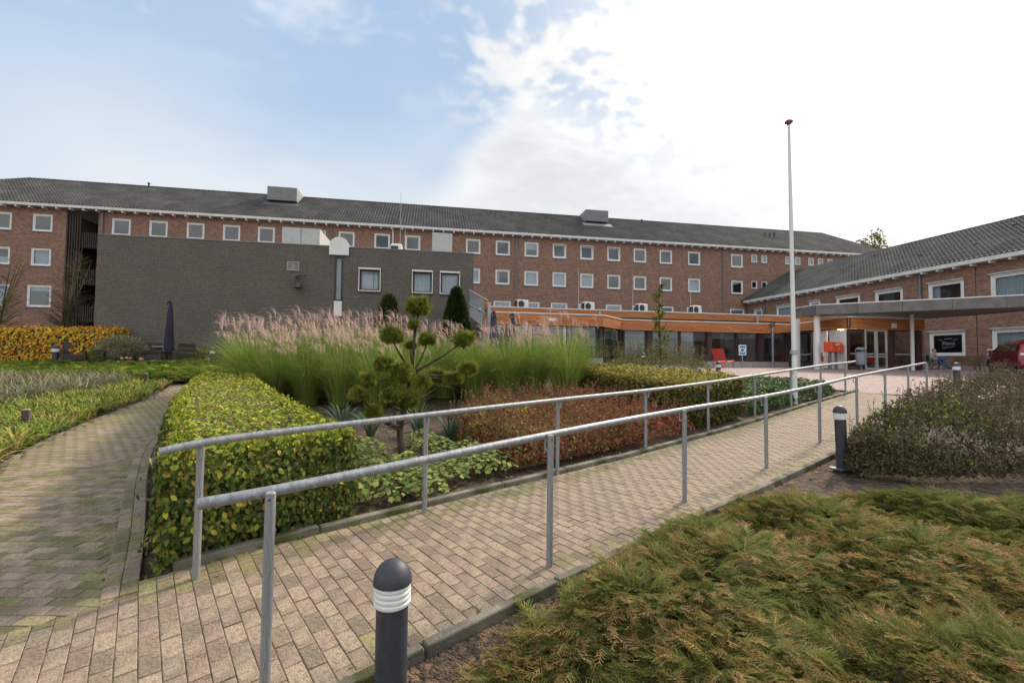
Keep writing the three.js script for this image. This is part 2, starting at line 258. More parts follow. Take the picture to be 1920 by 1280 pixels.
const tileTex = pix(512, 512, (u, v) => { const a = NZ.fbm(u * 5, v * 5, 5, 5), b = NB.fbm(u * 28, v * 28, 28, 3), l = sstep(0.64, 0.78, NC.fbm(u * 40, v * 40, 40, 3)), k = 0.74 + 0.42 * (a - 0.5) + 0.26 * (b - 0.5); return [mix(k, 0.95, l * 0.35), mix(k, 0.95, l * 0.35), mix(k * 0.98, 0.85, l * 0.35)]; });
const tileMat = mat(lin(0.135, 0.132, 0.130), 0.85, { map: rep(tileTex, 6.3) });
// leaves: light passes through them
const leafy = (rgh = 0.6, tr = 0.30, extra = {}) => new THREE.MeshPhysicalMaterial({ color: 0xffffff, roughness: rgh, specularIntensity: 0.12, transmission: tr, thickness: 0, side: THREE.DoubleSide, ...extra });
const leafMat = leafy(0.62), grassMat = leafy(0.6), needleMat = leafy(0.8), glossyLeaf = leafy(0.35);
console.log('materials');

// ---------- the ground ----------
{
  const ax = [-500, -250, -120, -70, -50], az = [-500, -250, -140, -100, -80, -65, -55]; for (let x = -40; x <= 45; x += 0.5) ax.push(x); ax.push(60, 90, 150, 300, 500); for (let z = -48; z <= 8; z += 0.4) az.push(z); az.push(12, 20, 40, 100, 250, 500);
  const pos = [], uv = [], idx = [], n = ax.length;
  for (const z of az) for (const x of ax) { const b = x > -12 && x < 20 && z > -26 && z < 2 ? 0.03 * (NZ.fbm(x * 1.3 + 50, z * 1.3 + 80, 4096, 3) - 0.5) : 0; pos.push(x, G(x, z) - 0.035 + b, z); uv.push(x, z); }
  for (let j = 0; j < az.length - 1; j++) for (let i = 0; i < n - 1; i++) { const a = j * n + i, b = a + n; idx.push(a, b, a + 1, a + 1, b, b + 1); }
  const g = new THREE.BufferGeometry(); g.setAttribute('position', new THREE.Float32BufferAttribute(pos, 3)); g.setAttribute('uv', new THREE.Float32BufferAttribute(uv, 2)); g.setIndex(idx); g.computeVertexNormals();
  tag(part('ground', g, soil, scene), 'brown soil with leaf litter in the planting beds', null, null, 'structure');
}
// paved forecourt before the entrance
tag(part('forecourt', strip([[13.0, -11.5], [12.0, -14.5], [12.6, -19], [14.2, -22.5], [17, -25.9], [22, -26], [22, -28]], [[14.3, -10.4], [22, -5], [33.9, -6], [33.9, -14], [33.9, -20], [33.9, -24], [33.9, -28]], 24, 0.004), plazaMat, scene), 'pink brick paved forecourt before the entrance', null, null, 'structure');
tag(part('terrace', extr([[-38, 24.2], [-8, 23.6], [-7, 26.99], [-17.25, 26.99], [-17.25, 43.6], [-38, 43.6]].map(([x, z]) => [x, -z]), 0.4).rotateX(-Math.PI / 2).scale(1, 1, 1).translate(0, 0.6, 0), concrete, scene), 'grey paved terrace before the dark grey brick block', null, null, 'structure');

// ---------- brick paths ----------
function brickGeo(l, w, h = 0.05, c = 0.006) {      // top, chamfer and sides; long side along z
  const pos = [], uv = [], X = w / 2, Z = l / 2, ring = (x, z, y) => [[-x, y, -z], [x, y, -z], [x, y, z], [-x, y, z]];
  const a = ring(X - c, Z - c, 0), b = ring(X, Z, -c * 0.7), d = ring(X, Z, -h), tri = (...p) => { for (const q of p) { pos.push(...q); uv.push(q[0], q[2] + q[1]); } };
  tri(a[0], a[2], a[1], a[0], a[3], a[2]);
  for (const [p, q] of [[a, b], [b, d]]) for (let i = 0; i < 4; i++) { const j = (i + 1) % 4; tri(p[i], p[j], q[j], p[i], q[j], q[i]); }
  const g = new THREE.BufferGeometry(); g.setAttribute('position', new THREE.Float32BufferAttribute(pos, 3)); g.setAttribute('uv', new THREE.Float32BufferAttribute(uv, 2)); g.computeVertexNormals(); return g;
}
const brickVariants = [0, 1, 2, 3].map((k) => { const g = brickGeo(0.183, 0.0905, 0.05, 0.0035), u = g.attributes.uv; for (let i = 0; i < u.count; i++) u.setXY(i, u.getX(i) + k * 0.37, u.getY(i) + k * 0.61); return g; });
function layBricks(path, rows, mats, tones) {       // the 300 that show largest are meshes, the rest one mass
  const eye = camera.position, seen = rows.map((r) => ({ r, d: inView(r.p, 1.02) ? r.p.distanceTo(eye) : 1e6 + r.p.distanceTo(eye) })).sort((a, b) => a.d - b.d), M = new THREE.Matrix4();
  seen.slice(0, 300).forEach(({ r }) => { const m = part('brick', brickVariants[r.v % 4], mats[r.t % mats.length], path); m.position.copy(r.p); m.quaternion.copy(r.q); m.scale.z = r.sc ?? 1; });
  swarm('brick_field', brickVariants[0], paverWhite, seen.slice(300).map(({ r }) => [r.p, r.q, V3(1, 1, r.sc ?? 1), lin(...tones[r.t % tones.length])]), path);
}
const U = [0.8725, -0.4886], N = [0.4886, 0.8725], O = [-1.8, -3.38];
const rampAt = (s, n) => [O[0] + U[0] * s + N[0] * n, O[1] + U[1] * s + N[1] * n];
const layQ = (x, z, yaw, rand, wob = 0.008) => { const q = new THREE.Quaternion().setFromUnitVectors(V3(0, 1, 0), gnormal(x, z)); return q.multiply(Q((rand() - 0.5) * wob, yaw + (rand() - 0.5) * 0.018, (rand() - 0.5) * wob)); };
const N0 = -0.2, N1 = 1.56;
{
  const rand = rng(5), path = new THREE.Group(); path.name = 'ramp_path'; tag(path, 'beige brick ramp path between the two handrails', null, null, 'structure'); scene.add(path);
  const rows = [], pitch = 0.0945, yaw = Math.atan2(N[0], N[1]);
  for (let k = 0, s = -3.2; s < 16.7; k++, s += pitch) {
    const off = (k % 2) * 0.094 + 0.012 * (rand() - 0.5), bend = 0.03 * Math.sin(s * 0.7);
    for (let n = N0 - 0.2 + off; n < N1; n += 0.188) {
      const lo = Math.max(n, s < -0.02 ? 0 : N0), hi = Math.min(n + 0.183, N1), sc = (hi - lo) / 0.183; if (sc < 0.12) continue;
      const c = (lo + hi) / 2, [x, z] = rampAt(s + bend * 0, c);
      
      const mossy = c < N0 + 0.3 || (s > 0.8 && c > N1 - 0.2 && rand() < 0.35);
      rows.push({ p: V3(x, G(x, z) + 0.006 + 0.005 * rand(), z), q: layQ(x, z, yaw, rand, 0.016), sc, v: Math.floor(rand() * 4), t: mossy && rand() < 0.6 ? 8 + Math.floor(rand() * 7) : Math.floor(rand() * 8) });
    }
  }
  layBricks(path, rows, [...paverMats, ...mossMats], [...paverTones, ...mossTones]);
  const L = [], K = []; for (let s = -3.4; s <= 16.9; s += 0.7) { L.push(rampAt(s, N0 - 0.02)); K.push(rampAt(s, N1 + 0.02)); }
  part('joint_bed', strip(L, K, 8, 0.003), jointMat, path);
  for (let s = -2.86, k = 0; s < 16.5; s += 1.005, k++) for (const side of [0, 1]) {
    
    if (!side && s < 0.1) continue; const n = side ? N1 + 0.045 : N0 - 0.055, [x, z] = rampAt(s + 0.5, n), m = part('kerb_stone', rbox(0.99, 0.16, side ? 0.07 : 0.09, 0.012), kerbMat, path); m.position.set(x, G(x, z) - 0.075 + (side ? 0.03 : 0.055) + 0.01 * (rand() - 0.5), z);
    const [xa, za] = rampAt(s, n), [xb, zb] = rampAt(s + 1, n); m.rotation.order = 'YZX'; m.rotation.set(0.03 * (rand() - 0.5), Math.atan2(-U[1], U[0]) + 0.01 * (rand() - 0.5), Math.atan2(G(xb, zb) - G(xa, za), 1));
  }
}
const LL = [[-3.0, -2.2], [-4.2, -4.6], [-5.35, -6.88], [-6.25, -8.97], [-6.96, -11.41], [-7.61, -14.4], [-8.35, -16.6], [-9.4, -19]];
const LR = [[-1.3, -2.3], [-2.28, -4.25], [-3.45, -6.45], [-4.45, -8.6], [-5.2, -11.1], [-5.85, -14.0], [-6.55, -16.2], [-7.6, -18.6]];
{
  const rand = rng(8), path = new THREE.Group(); path.name = 'garden_path'; tag(path, 'mossy brick garden path curving away left of the clipped hedge', null, null, 'structure'); scene.add(path);
  const cl = new THREE.CatmullRomCurve3(LL.map((p) => V3(p[0], 0, p[1]))), cr = new THREE.CatmullRomCurve3(LR.map((p) => V3(p[0], 0, p[1]))), len = (cl.getLength() + cr.getLength()) / 2, rows = [];
  const E1 = [0.982, 0.19], E2 = [-0.19, 0.982], smooth = (c) => c.getPoints(40).map((p) => [p.x, p.z]), PL = [...smooth(cl), ...smooth(cr).reverse()], edgeR = smooth(cr);
  const gap = (x, z) => { let m = 9; for (const [a, b] of edgeR) m = Math.min(m, Math.hypot(x - a, z - b)); return m; };
  for (let k = 0; k < 215; k++) for (let i = -68; i < 45; i++) {
    const a = (i + (k % 2) * 0.5) * 0.188 + 0.006 * (rand() - 0.5), b = -1.2 - k * 0.0945, x = E1[0] * a + E2[0] * b - 2.2, z = E1[1] * a + E2[1] * b - 0.6; if (!inPoly(x, z, PL) || gap(x, z) < 0.17) continue;
    const rs = (x - O[0]) * U[0] + (z - O[1]) * U[1], rn = (x - O[0]) * N[0] + (z - O[1]) * N[1]; if (rn > -0.05 || (rs > 0.05 && rn > N0 - 0.2)) continue;
    const g = NB.fbm(x * 0.9 + 30, z * 0.9 + 30, 4096, 3);
    rows.push({ p: V3(x, G(x, z) + 0.006 + 0.005 * rand(), z), q: layQ(x, z, Math.atan2(E1[0], E1[1]), rand, 0.02), v: Math.floor(rand() * 4), t: rand() < 0.66 + 2.0 * (g - 0.45) ? 8 + Math.floor(rand() * 7) : Math.floor(rand() * 8) });
  }
  for (let s = 0.2; s < cr.getLength(); s += 0.189) { const p = cr.getPointAt(s / cr.getLength()), d = cr.getTangentAt(s / cr.getLength()); for (const n of [0.05, 0.146]) { const x = p.x + d.z * n, z = p.z - d.x * n, rn = (x - O[0]) * N[0] + (z - O[1]) * N[1]; if (rn > -0.06) continue; rows.push({ p: V3(x, G(x, z) + 0.014, z), q: layQ(x, z, Math.atan2(d.x, d.z), rand), v: Math.floor(rand() * 4), t: Math.floor(rand() * 15) }); } }
  layBricks(path, rows, [...paverMats, ...mossMats], [...paverTones, ...mossTones]);
  part('joint_bed', strip(LL, LR, 8, 0.002), jointMat, path);
  for (const [c, side] of [[cl, -1], [cr, 1]]) for (let s = side > 0 ? 5 : 0.6; s < c.getLength() - 1; s += 1.0) {
    const L = c.getLength(), a = c.getPointAt(s / L), b = c.getPointAt((s + 0.98) / L), m = part('kerb_stone', rbox(0.985, 0.14, 0.07, 0.01), kerbMat, path), d = b.clone().sub(a).normalize();
    const x = (a.x + b.x) / 2 + -d.z * 0.05 * -side * 0 + d.z * -0.045 * side * -1 * -1, z = (a.z + b.z) / 2 + d.x * 0.045 * side; m.position.set(x, G(x, z) - 0.055, z); m.rotation.order = 'YZX'; m.rotation.set(0, Math.atan2(-d.z, d.x), Math.atan2(G(b.x, b.z) - G(a.x, a.z), 1));
  }
}
console.log('paths');
// ---------- windows ----------
const winCache = new Map();
function curtainGeo(w, h, folds, amp) {
  const n = folds * 6, pos = [], idx = [];
  for (let i = 0; i <= n; i++) { const x = -w / 2 + w * i / n, z = amp * Math.sin(i / 6 * Math.PI * 2) + amp * 0.4 * Math.sin(i * 1.7); pos.push(x, -h / 2, z, x, h / 2, z); }
  for (let i = 0; i < n; i++) { const a = 2 * i; idx.push(a, a + 2, a + 1, a + 1, a + 2, a + 3); }
  const g = new THREE.BufferGeometry(); g.setAttribute('position', new THREE.Float32BufferAttribute(pos, 3)); g.setIndex(idx); g.computeVertexNormals(); return g;
}
// style: plain, net (curtain), blind (half blind), tilt (open sash), top (blind above)
function windowProto(w, h, style, frameMat, t = 0.12, sillMat = zinc) {
  const key = [w.toFixed(2), h.toFixed(2), style, frameMat.uuid, t].join(); if (winCache.has(key)) return winCache.get(key);
  const g = new THREE.Group(); g.name = 'window';
  part('frame', frameGeo(w, h, t * 0.55, 0.09), frameMat, g, [0, 0, -0.055]);
  if (style === 'tilt') {
    const s = sub('sash', g); s.position.set(0, -h / 2 + t * 0.55, -0.03); const f = join([frameGeo(w - t * 1.15, h - t * 1.15, t * 0.62, 0.06).translate(0, (h - t * 1.15) / 2, 0)]); const m = part('sash_frame', f, frameMat, g, [0, -h / 2 + t * 0.57, -0.05]); m.rotation.x = -0.13;
    const p = part('pane', new THREE.BoxGeometry(w - t * 2.2, h - t * 2.2, 0.012).translate(0, (h - t * 1.15) / 2, 0), glass, g, [0, -h / 2 + t * 0.57, -0.05]); p.rotation.x = -0.13; g.remove(s);
  } else {
    part('sash_frame', frameGeo(w - t * 1.14, h - t * 1.14, t * 0.5, 0.06), frameMat, g, [0, 0, -0.075]);
    part('pane', new THREE.BoxGeometry(w - t * 2.05, h - t * 2.05, 0.012), glass, g, [0, 0, -0.085]);
  }
  const iw = w - t * 1.6, ih = h - t * 1.6;
  if (style === 'net') part('curtain', curtainGeo(iw, ih, Math.round(iw * 7), 0.022), curtain, g, [0, 0, -0.21]);
  if (style === 'side') { part('curtain', curtainGeo(iw * 0.24, ih, 4, 0.03), curtain, g, [-iw * 0.38, 0, -0.21]); }
  if (style === 'blind') { part('blind', box(-iw / 2, iw / 2, ih * 0.02, ih / 2, -0.17, -0.155), mat(lin(0.55, 0.52, 0.45), 0.9), g); }
  if (style === 'low') part('curtain', curtainGeo(iw, ih * 0.45, Math.round(iw * 6), 0.02), curtain, g, [0, -ih * 0.27, -0.21]);
  if (style === 'top') part('blind', box(-iw / 2, iw / 2, ih * 0.28, ih / 2, -0.17, -0.155), blindMat, g);
  part('sill', box(-w / 2 - 0.04, w / 2 + 0.04, -h / 2 - 0.07, -h / 2 - 0.003, -0.10, 0.06), sillMat, g);
  winCache.set(key, g); return g;
}
function addWindow(b, x, y, w, h, style, frameMat = whitePaint, t = 0.12, sillMat = zinc) { const m = windowProto(w, h, style, frameMat, t, sillMat).clone(); m.position.set(x, y, 0); const p = m.children.find((c) => c.name === 'pane'); p.rotation.y += (NB.h(Math.round(x * 31), Math.round(y * 17)) - 0.5) * 0.03; p.rotation.x += (NZ.h(Math.round(x * 13), Math.round(y * 29)) - 0.5) * 0.03; b.add(m); return m; }
// a roof slope of pantiles: p0 its lower left corner, u along the eaves, v up the slope
function tileSlope(p0, u, v, lenU, lenV, lo, hi) {
  const n = new THREE.Vector3().crossVectors(u, v).normalize(), pos = [], uv = [], idx = [], T = 0.27, S = 4, rows = Math.ceil(lenV / 0.34), cols = Math.ceil(lenU / T) * S;
  const prof = [0.0, 0.045, 0.075, 0.04]; let line = 0; const P = V3();
  for (let r = 0; r < rows; r++) for (const e of [0, 1]) {
    const t = Math.min(lenV, (r + e) * 0.34);
    for (let c = 0; c <= cols; c++) { const s = clamp(c * T / S, lo(t), hi(t)), hgt = prof[c % S] + (e ? 0 : 0.04); P.copy(p0).addScaledVector(u, s).addScaledVector(v, t).addScaledVector(n, hgt); pos.push(P.x, P.y, P.z); uv.push(s, t); }
    if (line) for (let c = 0; c < cols; c++) { const s = c * T / S; if (s < lo(t) - 0.3 || s > hi(t) + 0.3) continue; const a = (line - 1) * (cols + 1) + c, b = a + cols + 1; idx.push(a, a + 1, b, b, a + 1, b + 1); }
    line++;
  }
  const g = new THREE.BufferGeometry(); g.setAttribute('position', new THREE.Float32BufferAttribute(pos, 3)); g.setAttribute('uv', new THREE.Float32BufferAttribute(uv, 2)); g.setIndex(idx); g.computeVertexNormals(); return g;
}
function ridgeRow(a, b, r = 0.13) { const n = Math.round(a.distanceTo(b) / 0.38), list = []; for (let i = 0; i < n; i++) list.push(bar(a.clone().lerp(b, i / n), a.clone().lerp(b, (i + 0.97) / n), r * 1.06, 10, r * 0.92)); return join(list); }
function pipe(b, x, y0, y1, z, m = zinc, r = 0.06) { const p = part('downpipe', cyl(r, r, y1 - y0, 12, x, y0, z), m, b); for (let y = y0 + 1; y < y1; y += 2.2) part('pipe_bracket', cyl(r + 0.015, r + 0.015, 0.05, 12, x, y, z), m, p); return p; }

// ---------- the long four-storey block ----------
const Y0 = 1.1;
{
  const b = thing('apartment_block', 'long four-storey red brick block with dark tiled roof and white windows', 'building', [0, 0, -44]);
  const EAVE = 13.72, X0 = -46, X1 = 47, holes = [], wins = [];
  const row1 = [-35.1, -32.18, -26.38, -23.53, -20.61, -17.7, -14.82, -10.15, -7.88, -4.67, -1.84, 3.96, 6.9, 9.81, 12.72, 15.63, 18.56, 21.46, 24.4, 27.68, 32.8];
  const st1 = ['plain', 'plain', 'plain', 'plain', 'plain', 'plain', 'plain', 'plain', 'plain', 'plain', 'plain', 'plain', 'plain', 'blind', 'tilt', 'tilt', 'tilt', 'plain', 'plain', 'plain', 'plain'];
  const st2 = ['low', 'net', 'plain', 'net', 'plain', 'plain', 'plain', 'plain', 'net', 'plain', 'plain', 'net', 'side', 'net', 'net', 'net', 'plain', 'plain', 'plain', 'net', 'side'];
  const put = (x, y0, y1, w, st) => { holes.push([x - w / 2 + 0.004, x + w / 2 - 0.004, y0 + 0.004, y1 - 0.004]); wins.push([x, (y0 + y1) / 2, w, y1 - y0, st]); };
  row1.forEach((x, i) => { const narrow = i === 7; put(x, 11.7, 13.15, narrow ? 0.85 : 1.42, st1[i]); if (!narrow) { put(x, 8.8, 10.25, 1.42, st2[i]); put(x, i < 2 ? 5.35 : 5.55, 7.16, i > 11 && i % 2 ? 1.75 : 1.72, i % 3 ? 'top' : 'net'); } });
  for (const x of [-32.1, -35.2, -23.5, -20.6]) put(x, 2.3, 3.72, 1.5, 'plain');
  for (const x of [34.93, 36.18]) { put(x, 12.35, 13.22, 0.72, 'net'); put(x, 9.45, 10.3, 0.72, 'plain'); }
  for (const x of [39.2, 40.42, 42.15, 43.4, 44.65]) put(x, 12.35, 13.22, 0.72, 'net');
  const rec = [-30.45, -28.1];                         // the open stair bay
  const side = (xa, xb, n) => { const hs = holes.filter((h) => h[0] > xa && h[1] < xb); part('wall', extr([[xa, 0], [xb, 0], [xb, EAVE], [xa, EAVE]], 0.34, hs), brickWall, b, [0, 0, -0.34]); };
  side(X0, rec[0]); side(rec[1], X1);
  part('wall', box(rec[0] - 0.25, rec[0], 0, EAVE - 0.3, -4.5, -0.345), brickWall, b); part('wall', box(rec[1], rec[1] + 0.25, 0, EAVE - 0.3, -4.5, -0.345), brickWall, b);
  part('wall', box(rec[0], rec[1], 0, EAVE - 0.3, -4.7, -4.5), brickWall, b);
  part('wall', box(X1 - 0.34, X1, 0, EAVE, -11.4, -0.345), brickWall, b);
  part('inner_partition', [box(X0, rec[0] - 0.3, 0, EAVE - 0.1, -6.1, -6.0), box(rec[1] + 0.3, X1 - 0.4, 0, EAVE - 0.1, -6.1, -6.0)], innerWall, b);
  for (const y of [1.2, 4.55, 7.85, 10.9, 13.45]) part('floor_slab', [box(X0, rec[0] - 0.26, y - 0.1, y + 0.1, -5.99, -0.35), box(rec[1] + 0.26, X1 - 0.4, y - 0.1, y + 0.1, -5.99, -0.35)], innerFloor, b);
  for (const [x, y, w, h, st] of wins) addWindow(b, x, y, w, h, st, whitePaint, w < 1 ? 0.1 : 0.15);
  // stair bay: landings, rails of dark slats, flights
  for (const y of [4.45, 7.6, 10.75]) part('landing', box(rec[0] + 0.01, rec[1] - 0.01, y - 0.16, y, -4.45, -0.12), darkSlat, b);
  for (const y of [4.45, 7.6, 10.75]) for (let i = 0; i < 15; i++) part('balustrade_slat', box(rec[0] + 0.06 + i * 0.155, rec[0] + 0.12 + i * 0.155, y - 0.3, y + 1.05, -0.11, -0.06), darkSlat, b);
  for (let i = 0; i < 6; i++) part('screen_slat', box(rec[0] + 0.04 + i * 0.19, rec[0] + 0.11 + i * 0.19, 1.1, EAVE - 0.3, -0.05, 0.02), darkSlat, b);
  for (const [y, d] of [[1.1, 1], [4.45, -1], [7.6, 1]]) for (let k = 0; k < 11; k++) part('stair_tread', box(rec[0] + 0.3, rec[1] - 0.8, y + 0.28 * (k + 1) - 0.04, y + 0.28 * (k + 1), d > 0 ? -0.9 - 0.28 * k - 0.28 : -4.1 + 0.28 * k, d > 0 ? -0.9 - 0.28 * k : -4.1 + 0.28 * k + 0.28), darkSlat, b);
  for (const y of [1.1, 4.45, 7.6]) part('stair_rail', bar(V3(rec[0] + 1.5, y + 0.9, -0.8), V3(rec[0] + 1.5, y + 3.9, -4), 0.04, 8), zinc, b);
  for (const y of [4.45, 7.6, 10.75]) part('landing_door', box(rec[0] + 1.2, rec[0] + 2.15, y + 0.01, y + 2.1, -4.5, -4.45), greyPaint, b);
  // eaves
  part('soffit', box(X0 - 0.5, X1 + 0.5, EAVE + 0.0, EAVE + 0.05, -0.34, 0.52), whitePaint, b);
  for (let x = X0; x < X1; x += 4.65) part('fascia_board', box(x + 0.004, x + 4.646, EAVE + 0.05, EAVE + 0.24, 0.46, 0.525), whitePaint, b);
  const brk = box(-0.06, 0.06, -0.16, -0.003, 0.003, 0.45); for (let x = X0 + 0.5; x < X1; x += 0.97) part('eaves_bracket', brk, whitePaint, b, [x, EAVE, 0]);
  for (const [x, y0] of [[-27.76, 7.8], [-9.23, 7.9], [8.23, 1.1], [31.1, 1.1]]) pipe(b, x, y0, EAVE, 0.1);
  pipe(b, -3.68, 8, EAVE, 0.1, whitePaint);
  // roof
  const D = 12.0, rise = 3.95, rx0 = -37.4, rx1 = 48.9, ex0 = -45.5, ex1 = 53.2, run = 6.0, sl = Math.hypot(run, rise), v = V3(0, rise, -run).normalize(), p0 = V3(ex0, EAVE + 0.2, 0.56);
  const lo = (t) => (rx0 - ex0) * t / sl, hi = (t) => (ex1 - ex0) - (ex1 - rx1) * t / sl;
  part('roof_slope', tileSlope(p0, V3(1, 0, 0), v, ex1 - ex0, sl, lo, hi), tileMat, b);
  const A = V3(ex0, EAVE + 0.2, 0.56), B = V3(ex1, EAVE + 0.2, 0.56), C = V3(rx0, EAVE + 0.2 + rise, 0.56 - run), E = V3(rx1, EAVE + 0.2 + rise, 0.56 - run), A2 = V3(ex0, EAVE + 0.2, 0.56 - 2 * run), B2 = V3(ex1, EAVE + 0.2, 0.56 - 2 * run);
  const back = new THREE.BufferGeometry().setFromPoints([A2, C, E, A2, E, B2, A, C, A2, B, B2, E]); back.computeVertexNormals(); part('roof_slope', back, tileMat, b);
  part('ridge', ridgeRow(C, E), tileMat, b); part('hip', ridgeRow(A, C), tileMat, b); part('hip', ridgeRow(E, B), tileMat, b);
  const housing = mat(lin(0.27, 0.28, 0.28), 0.6, { metalness: 0.2, map: rep(speckle, 1.4) });
  const louvre = (x0, x1, y0, y1) => {
    const h = sub('roof_housing', b), z1 = -3.1, z0 = -6.2; part('casing', box(x0, x1, y0, y1, z0, z1), housing, h);
    for (let k = 0; k < 9; k++) { const y = y0 + (y1 - y0) * (k + 0.5) / 9; part('louvre_blade', box(x0 + 0.04, x1 - 0.04, y - 0.035, y + 0.03, z1 + 0.002, z1 + 0.035), housing, h); }
    const f = part('flashing', box(x0 - 0.35, x1 + 0.35, 0, 0.05, 0, 0.9), paleMetal, h, [0, y0 - 0.22, z1 - 0.25]); f.rotation.x = Math.atan2(rise, run);
  };
  louvre(-15.9, -13.2, 16.7, 18.02); louvre(16.6, 19.2, 16.75, 18.0);
  const vent = (x, t) => part('roof_vent', [cyl(0.07, 0.07, 0.5, 10), cyl(0.12, 0.12, 0.1, 10, 0, 0.45)], darkMetal, b, [x, EAVE + 0.2 + rise * t, 0.56 - run * t]);
  vent(-27.2, 0.93); vent(23.8, 0.82); for (const x of [38.6, 39.2, 39.8]) vent(x, 0.55);
}
console.log('block');

// ---------- the two-storey wing on the right (faces -x; local x runs along world z) ----------
{
  const b = thing('hospital_wing', 'two-storey red brick wing with tiled roof on the right edge', 'building', [33.84, 0, 0], -Math.PI / 2), EAVE = 7.78, XA = -43.7, XB = 2, holes = [], wins = [];
  const put = (x0, x1, y0, y1, st) => { holes.push([x0 + 0.004, x1 - 0.004, y0 + 0.004, y1 - 0.004]); wins.push([(x0 + x1) / 2, (y0 + y1) / 2, x1 - x0, y1 - y0, st]); };
  for (const [x0, x1, st] of [[-42.7, -41.5, 'top'], [-39.55, -37.4, 'net'], [-35.6, -34.4, 'plain'], [-32.8, -30.65, 'low'], [-29.4, -27.3, 'plain'], [-25.58, -23.46, 'side'], [-22.05, -19.3, 'net'], [-18.2, -16.1, 'net'], [-14.8, -12.7, 'plain']]) put(x0, x1, 5.25, 6.95, st);
  for (const [x0, x1, st] of [[-25.58, -23.46, 'sign'], [-22.05, -19.3, 'net'], [-18.2, -16.1, 'net']]) put(x0, x1, 2.0, 3.6, st);
  part('wall', extr([[XA, 0.6], [XB, 0.6], [XB, EAVE], [XA, EAVE]], 0.34, holes), brickWall, b, [0, 0, -0.34]);
  part('inner_partition', box(XA, XB, 0.6, EAVE, -5.7, -5.6), innerWall, b); for (const y of [1.15, 4.4, 7.5]) part('floor_slab', box(XA, XB, y - 0.1, y + 0.1, -5.59, -0.35), innerFloor, b);
  for (const [x, y, w, h, st] of wins) {
    addWindow(b, x, y, w, h, st === 'sign' ? 'plain' : st, whitePaint, 0.2);
    part('sunblind_box', box(x - w / 2 - 0.05, x + w / 2 + 0.05, y + h / 2 + 0.003, y + h / 2 + 0.09, 0.003, 0.12), greyPaint, b);
    if (st === 'sign') {
      const c = document.createElement('canvas'); c.width = 512; c.height = 384; const q = c.getContext('2d'); q.fillStyle = '#0b0a0c'; q.fillRect(0, 0, 512, 384); q.strokeStyle = q.fillStyle = '#8d939c'; q.lineCap = 'round';
      q.lineWidth = 12; q.beginPath(); q.moveTo(195, 84); q.lineTo(330, 80); q.stroke(); q.lineWidth = 9; q.beginPath(); q.moveTo(90, 105); q.bezierCurveTo(110, 80, 135, 100, 165, 125); q.stroke(); q.beginPath(); q.moveTo(420, 88); q.bezierCurveTo(395, 95, 380, 112, 352, 128); q.stroke();
      q.save(); q.translate(160, 215); q.transform(1, 0, -0.18, 1, 0, 0); q.font = 'bold 92px serif'; q.fillText('Plaza', -14, 0, 235); q.restore();
      q.lineWidth = 16; q.strokeStyle = '#5b6068'; q.beginPath(); q.moveTo(150, 268); q.bezierCurveTo(240, 225, 300, 300, 365, 245); q.stroke(); q.beginPath(); q.moveTo(165, 300); q.bezierCurveTo(230, 285, 260, 262, 330, 262); q.stroke();
      const t = new THREE.CanvasTexture(c); t.colorSpace = THREE.SRGBColorSpace;
      const f = part('window_foil', new THREE.PlaneGeometry(w - 0.42, h - 0.42), mat(0xffffff, 0.3, { map: t }), b, [x, y, -0.075]); tag(f, 'black window foil with a pale lettered emblem');
    }
  }
  part('plinth', box(XA, XB, 0.6, 1.32, 0.002, 0.02), concrete, b);
  part('soffit', box(XA, XB, EAVE, EAVE + 0.05, -0.3, 0.55), whitePaint, b);
  for (let x = XA; x < XB; x += 3.8) part('fascia_board', box(x + 0.004, x + 3.796, EAVE + 0.05, EAVE + 0.26, 0.49, 0.555), whitePaint, b);
  const brk = box(-0.06, 0.06, -0.14, -0.003, 0.003, 0.48); for (let x = XA + 0.6; x < XB; x += 0.97) part('eaves_bracket', brk, whitePaint, b, [x, EAVE, 0]);
  pipe(b, -26.05, 1.1, EAVE, 0.11, zinc, 0.08); pipe(b, -41.1, 4.6, EAVE, 0.11); part('wall_joint', box(-22.83, -22.79, 0.7, EAVE, 0.001, 0.012), darkMetal, b);
  const rise = 3.45, run = 6.0, sl = Math.hypot(run, rise), v = V3(0, rise, -run).normalize();
  part('roof_slope', tileSlope(V3(-44.4, EAVE + 0.22, 0.58), V3(1, 0, 0), v, 46.9, sl, () => 0, () => 46.9), tileMat, b);
  const P = [V3(-47.5, EAVE + 0.22 + rise, 0.58 - run), V3(2.5, EAVE + 0.22 + rise, 0.58 - run), V3(2.5, EAVE, 0.58 - 2 * run), V3(-47.5, EAVE, 0.58 - 2 * run), V3(2.5, EAVE + 0.22, 0.58)];
  const back = new THREE.BufferGeometry().setFromPoints([P[0], P[2], P[1], P[0], P[3], P[2], P[4], P[1], P[2]]); back.computeVertexNormals(); part('roof_slope', back, tileMat, b);
  part('ridge', ridgeRow(V3(-39, EAVE + 0.2 + rise, 0.58 - run), P[1]), tileMat, b);
  part('valley_flashing', box(-38.6, -36.9, EAVE + rise - 0.5, EAVE + rise + 0.28, 0.5 - run, 0.75 - run), zinc, b);
  for (const [x, t] of [[-27.5, 0.42], [-23.2, 0.75], [-33, 0.8], [-24, 0.4]]) part('roof_vent', rbox(0.22, 0.14, 0.2, 0.03), darkMetal, b, [x, EAVE + 0.3 + rise * t, 0.58 - run * t]);
}
console.log('wing');

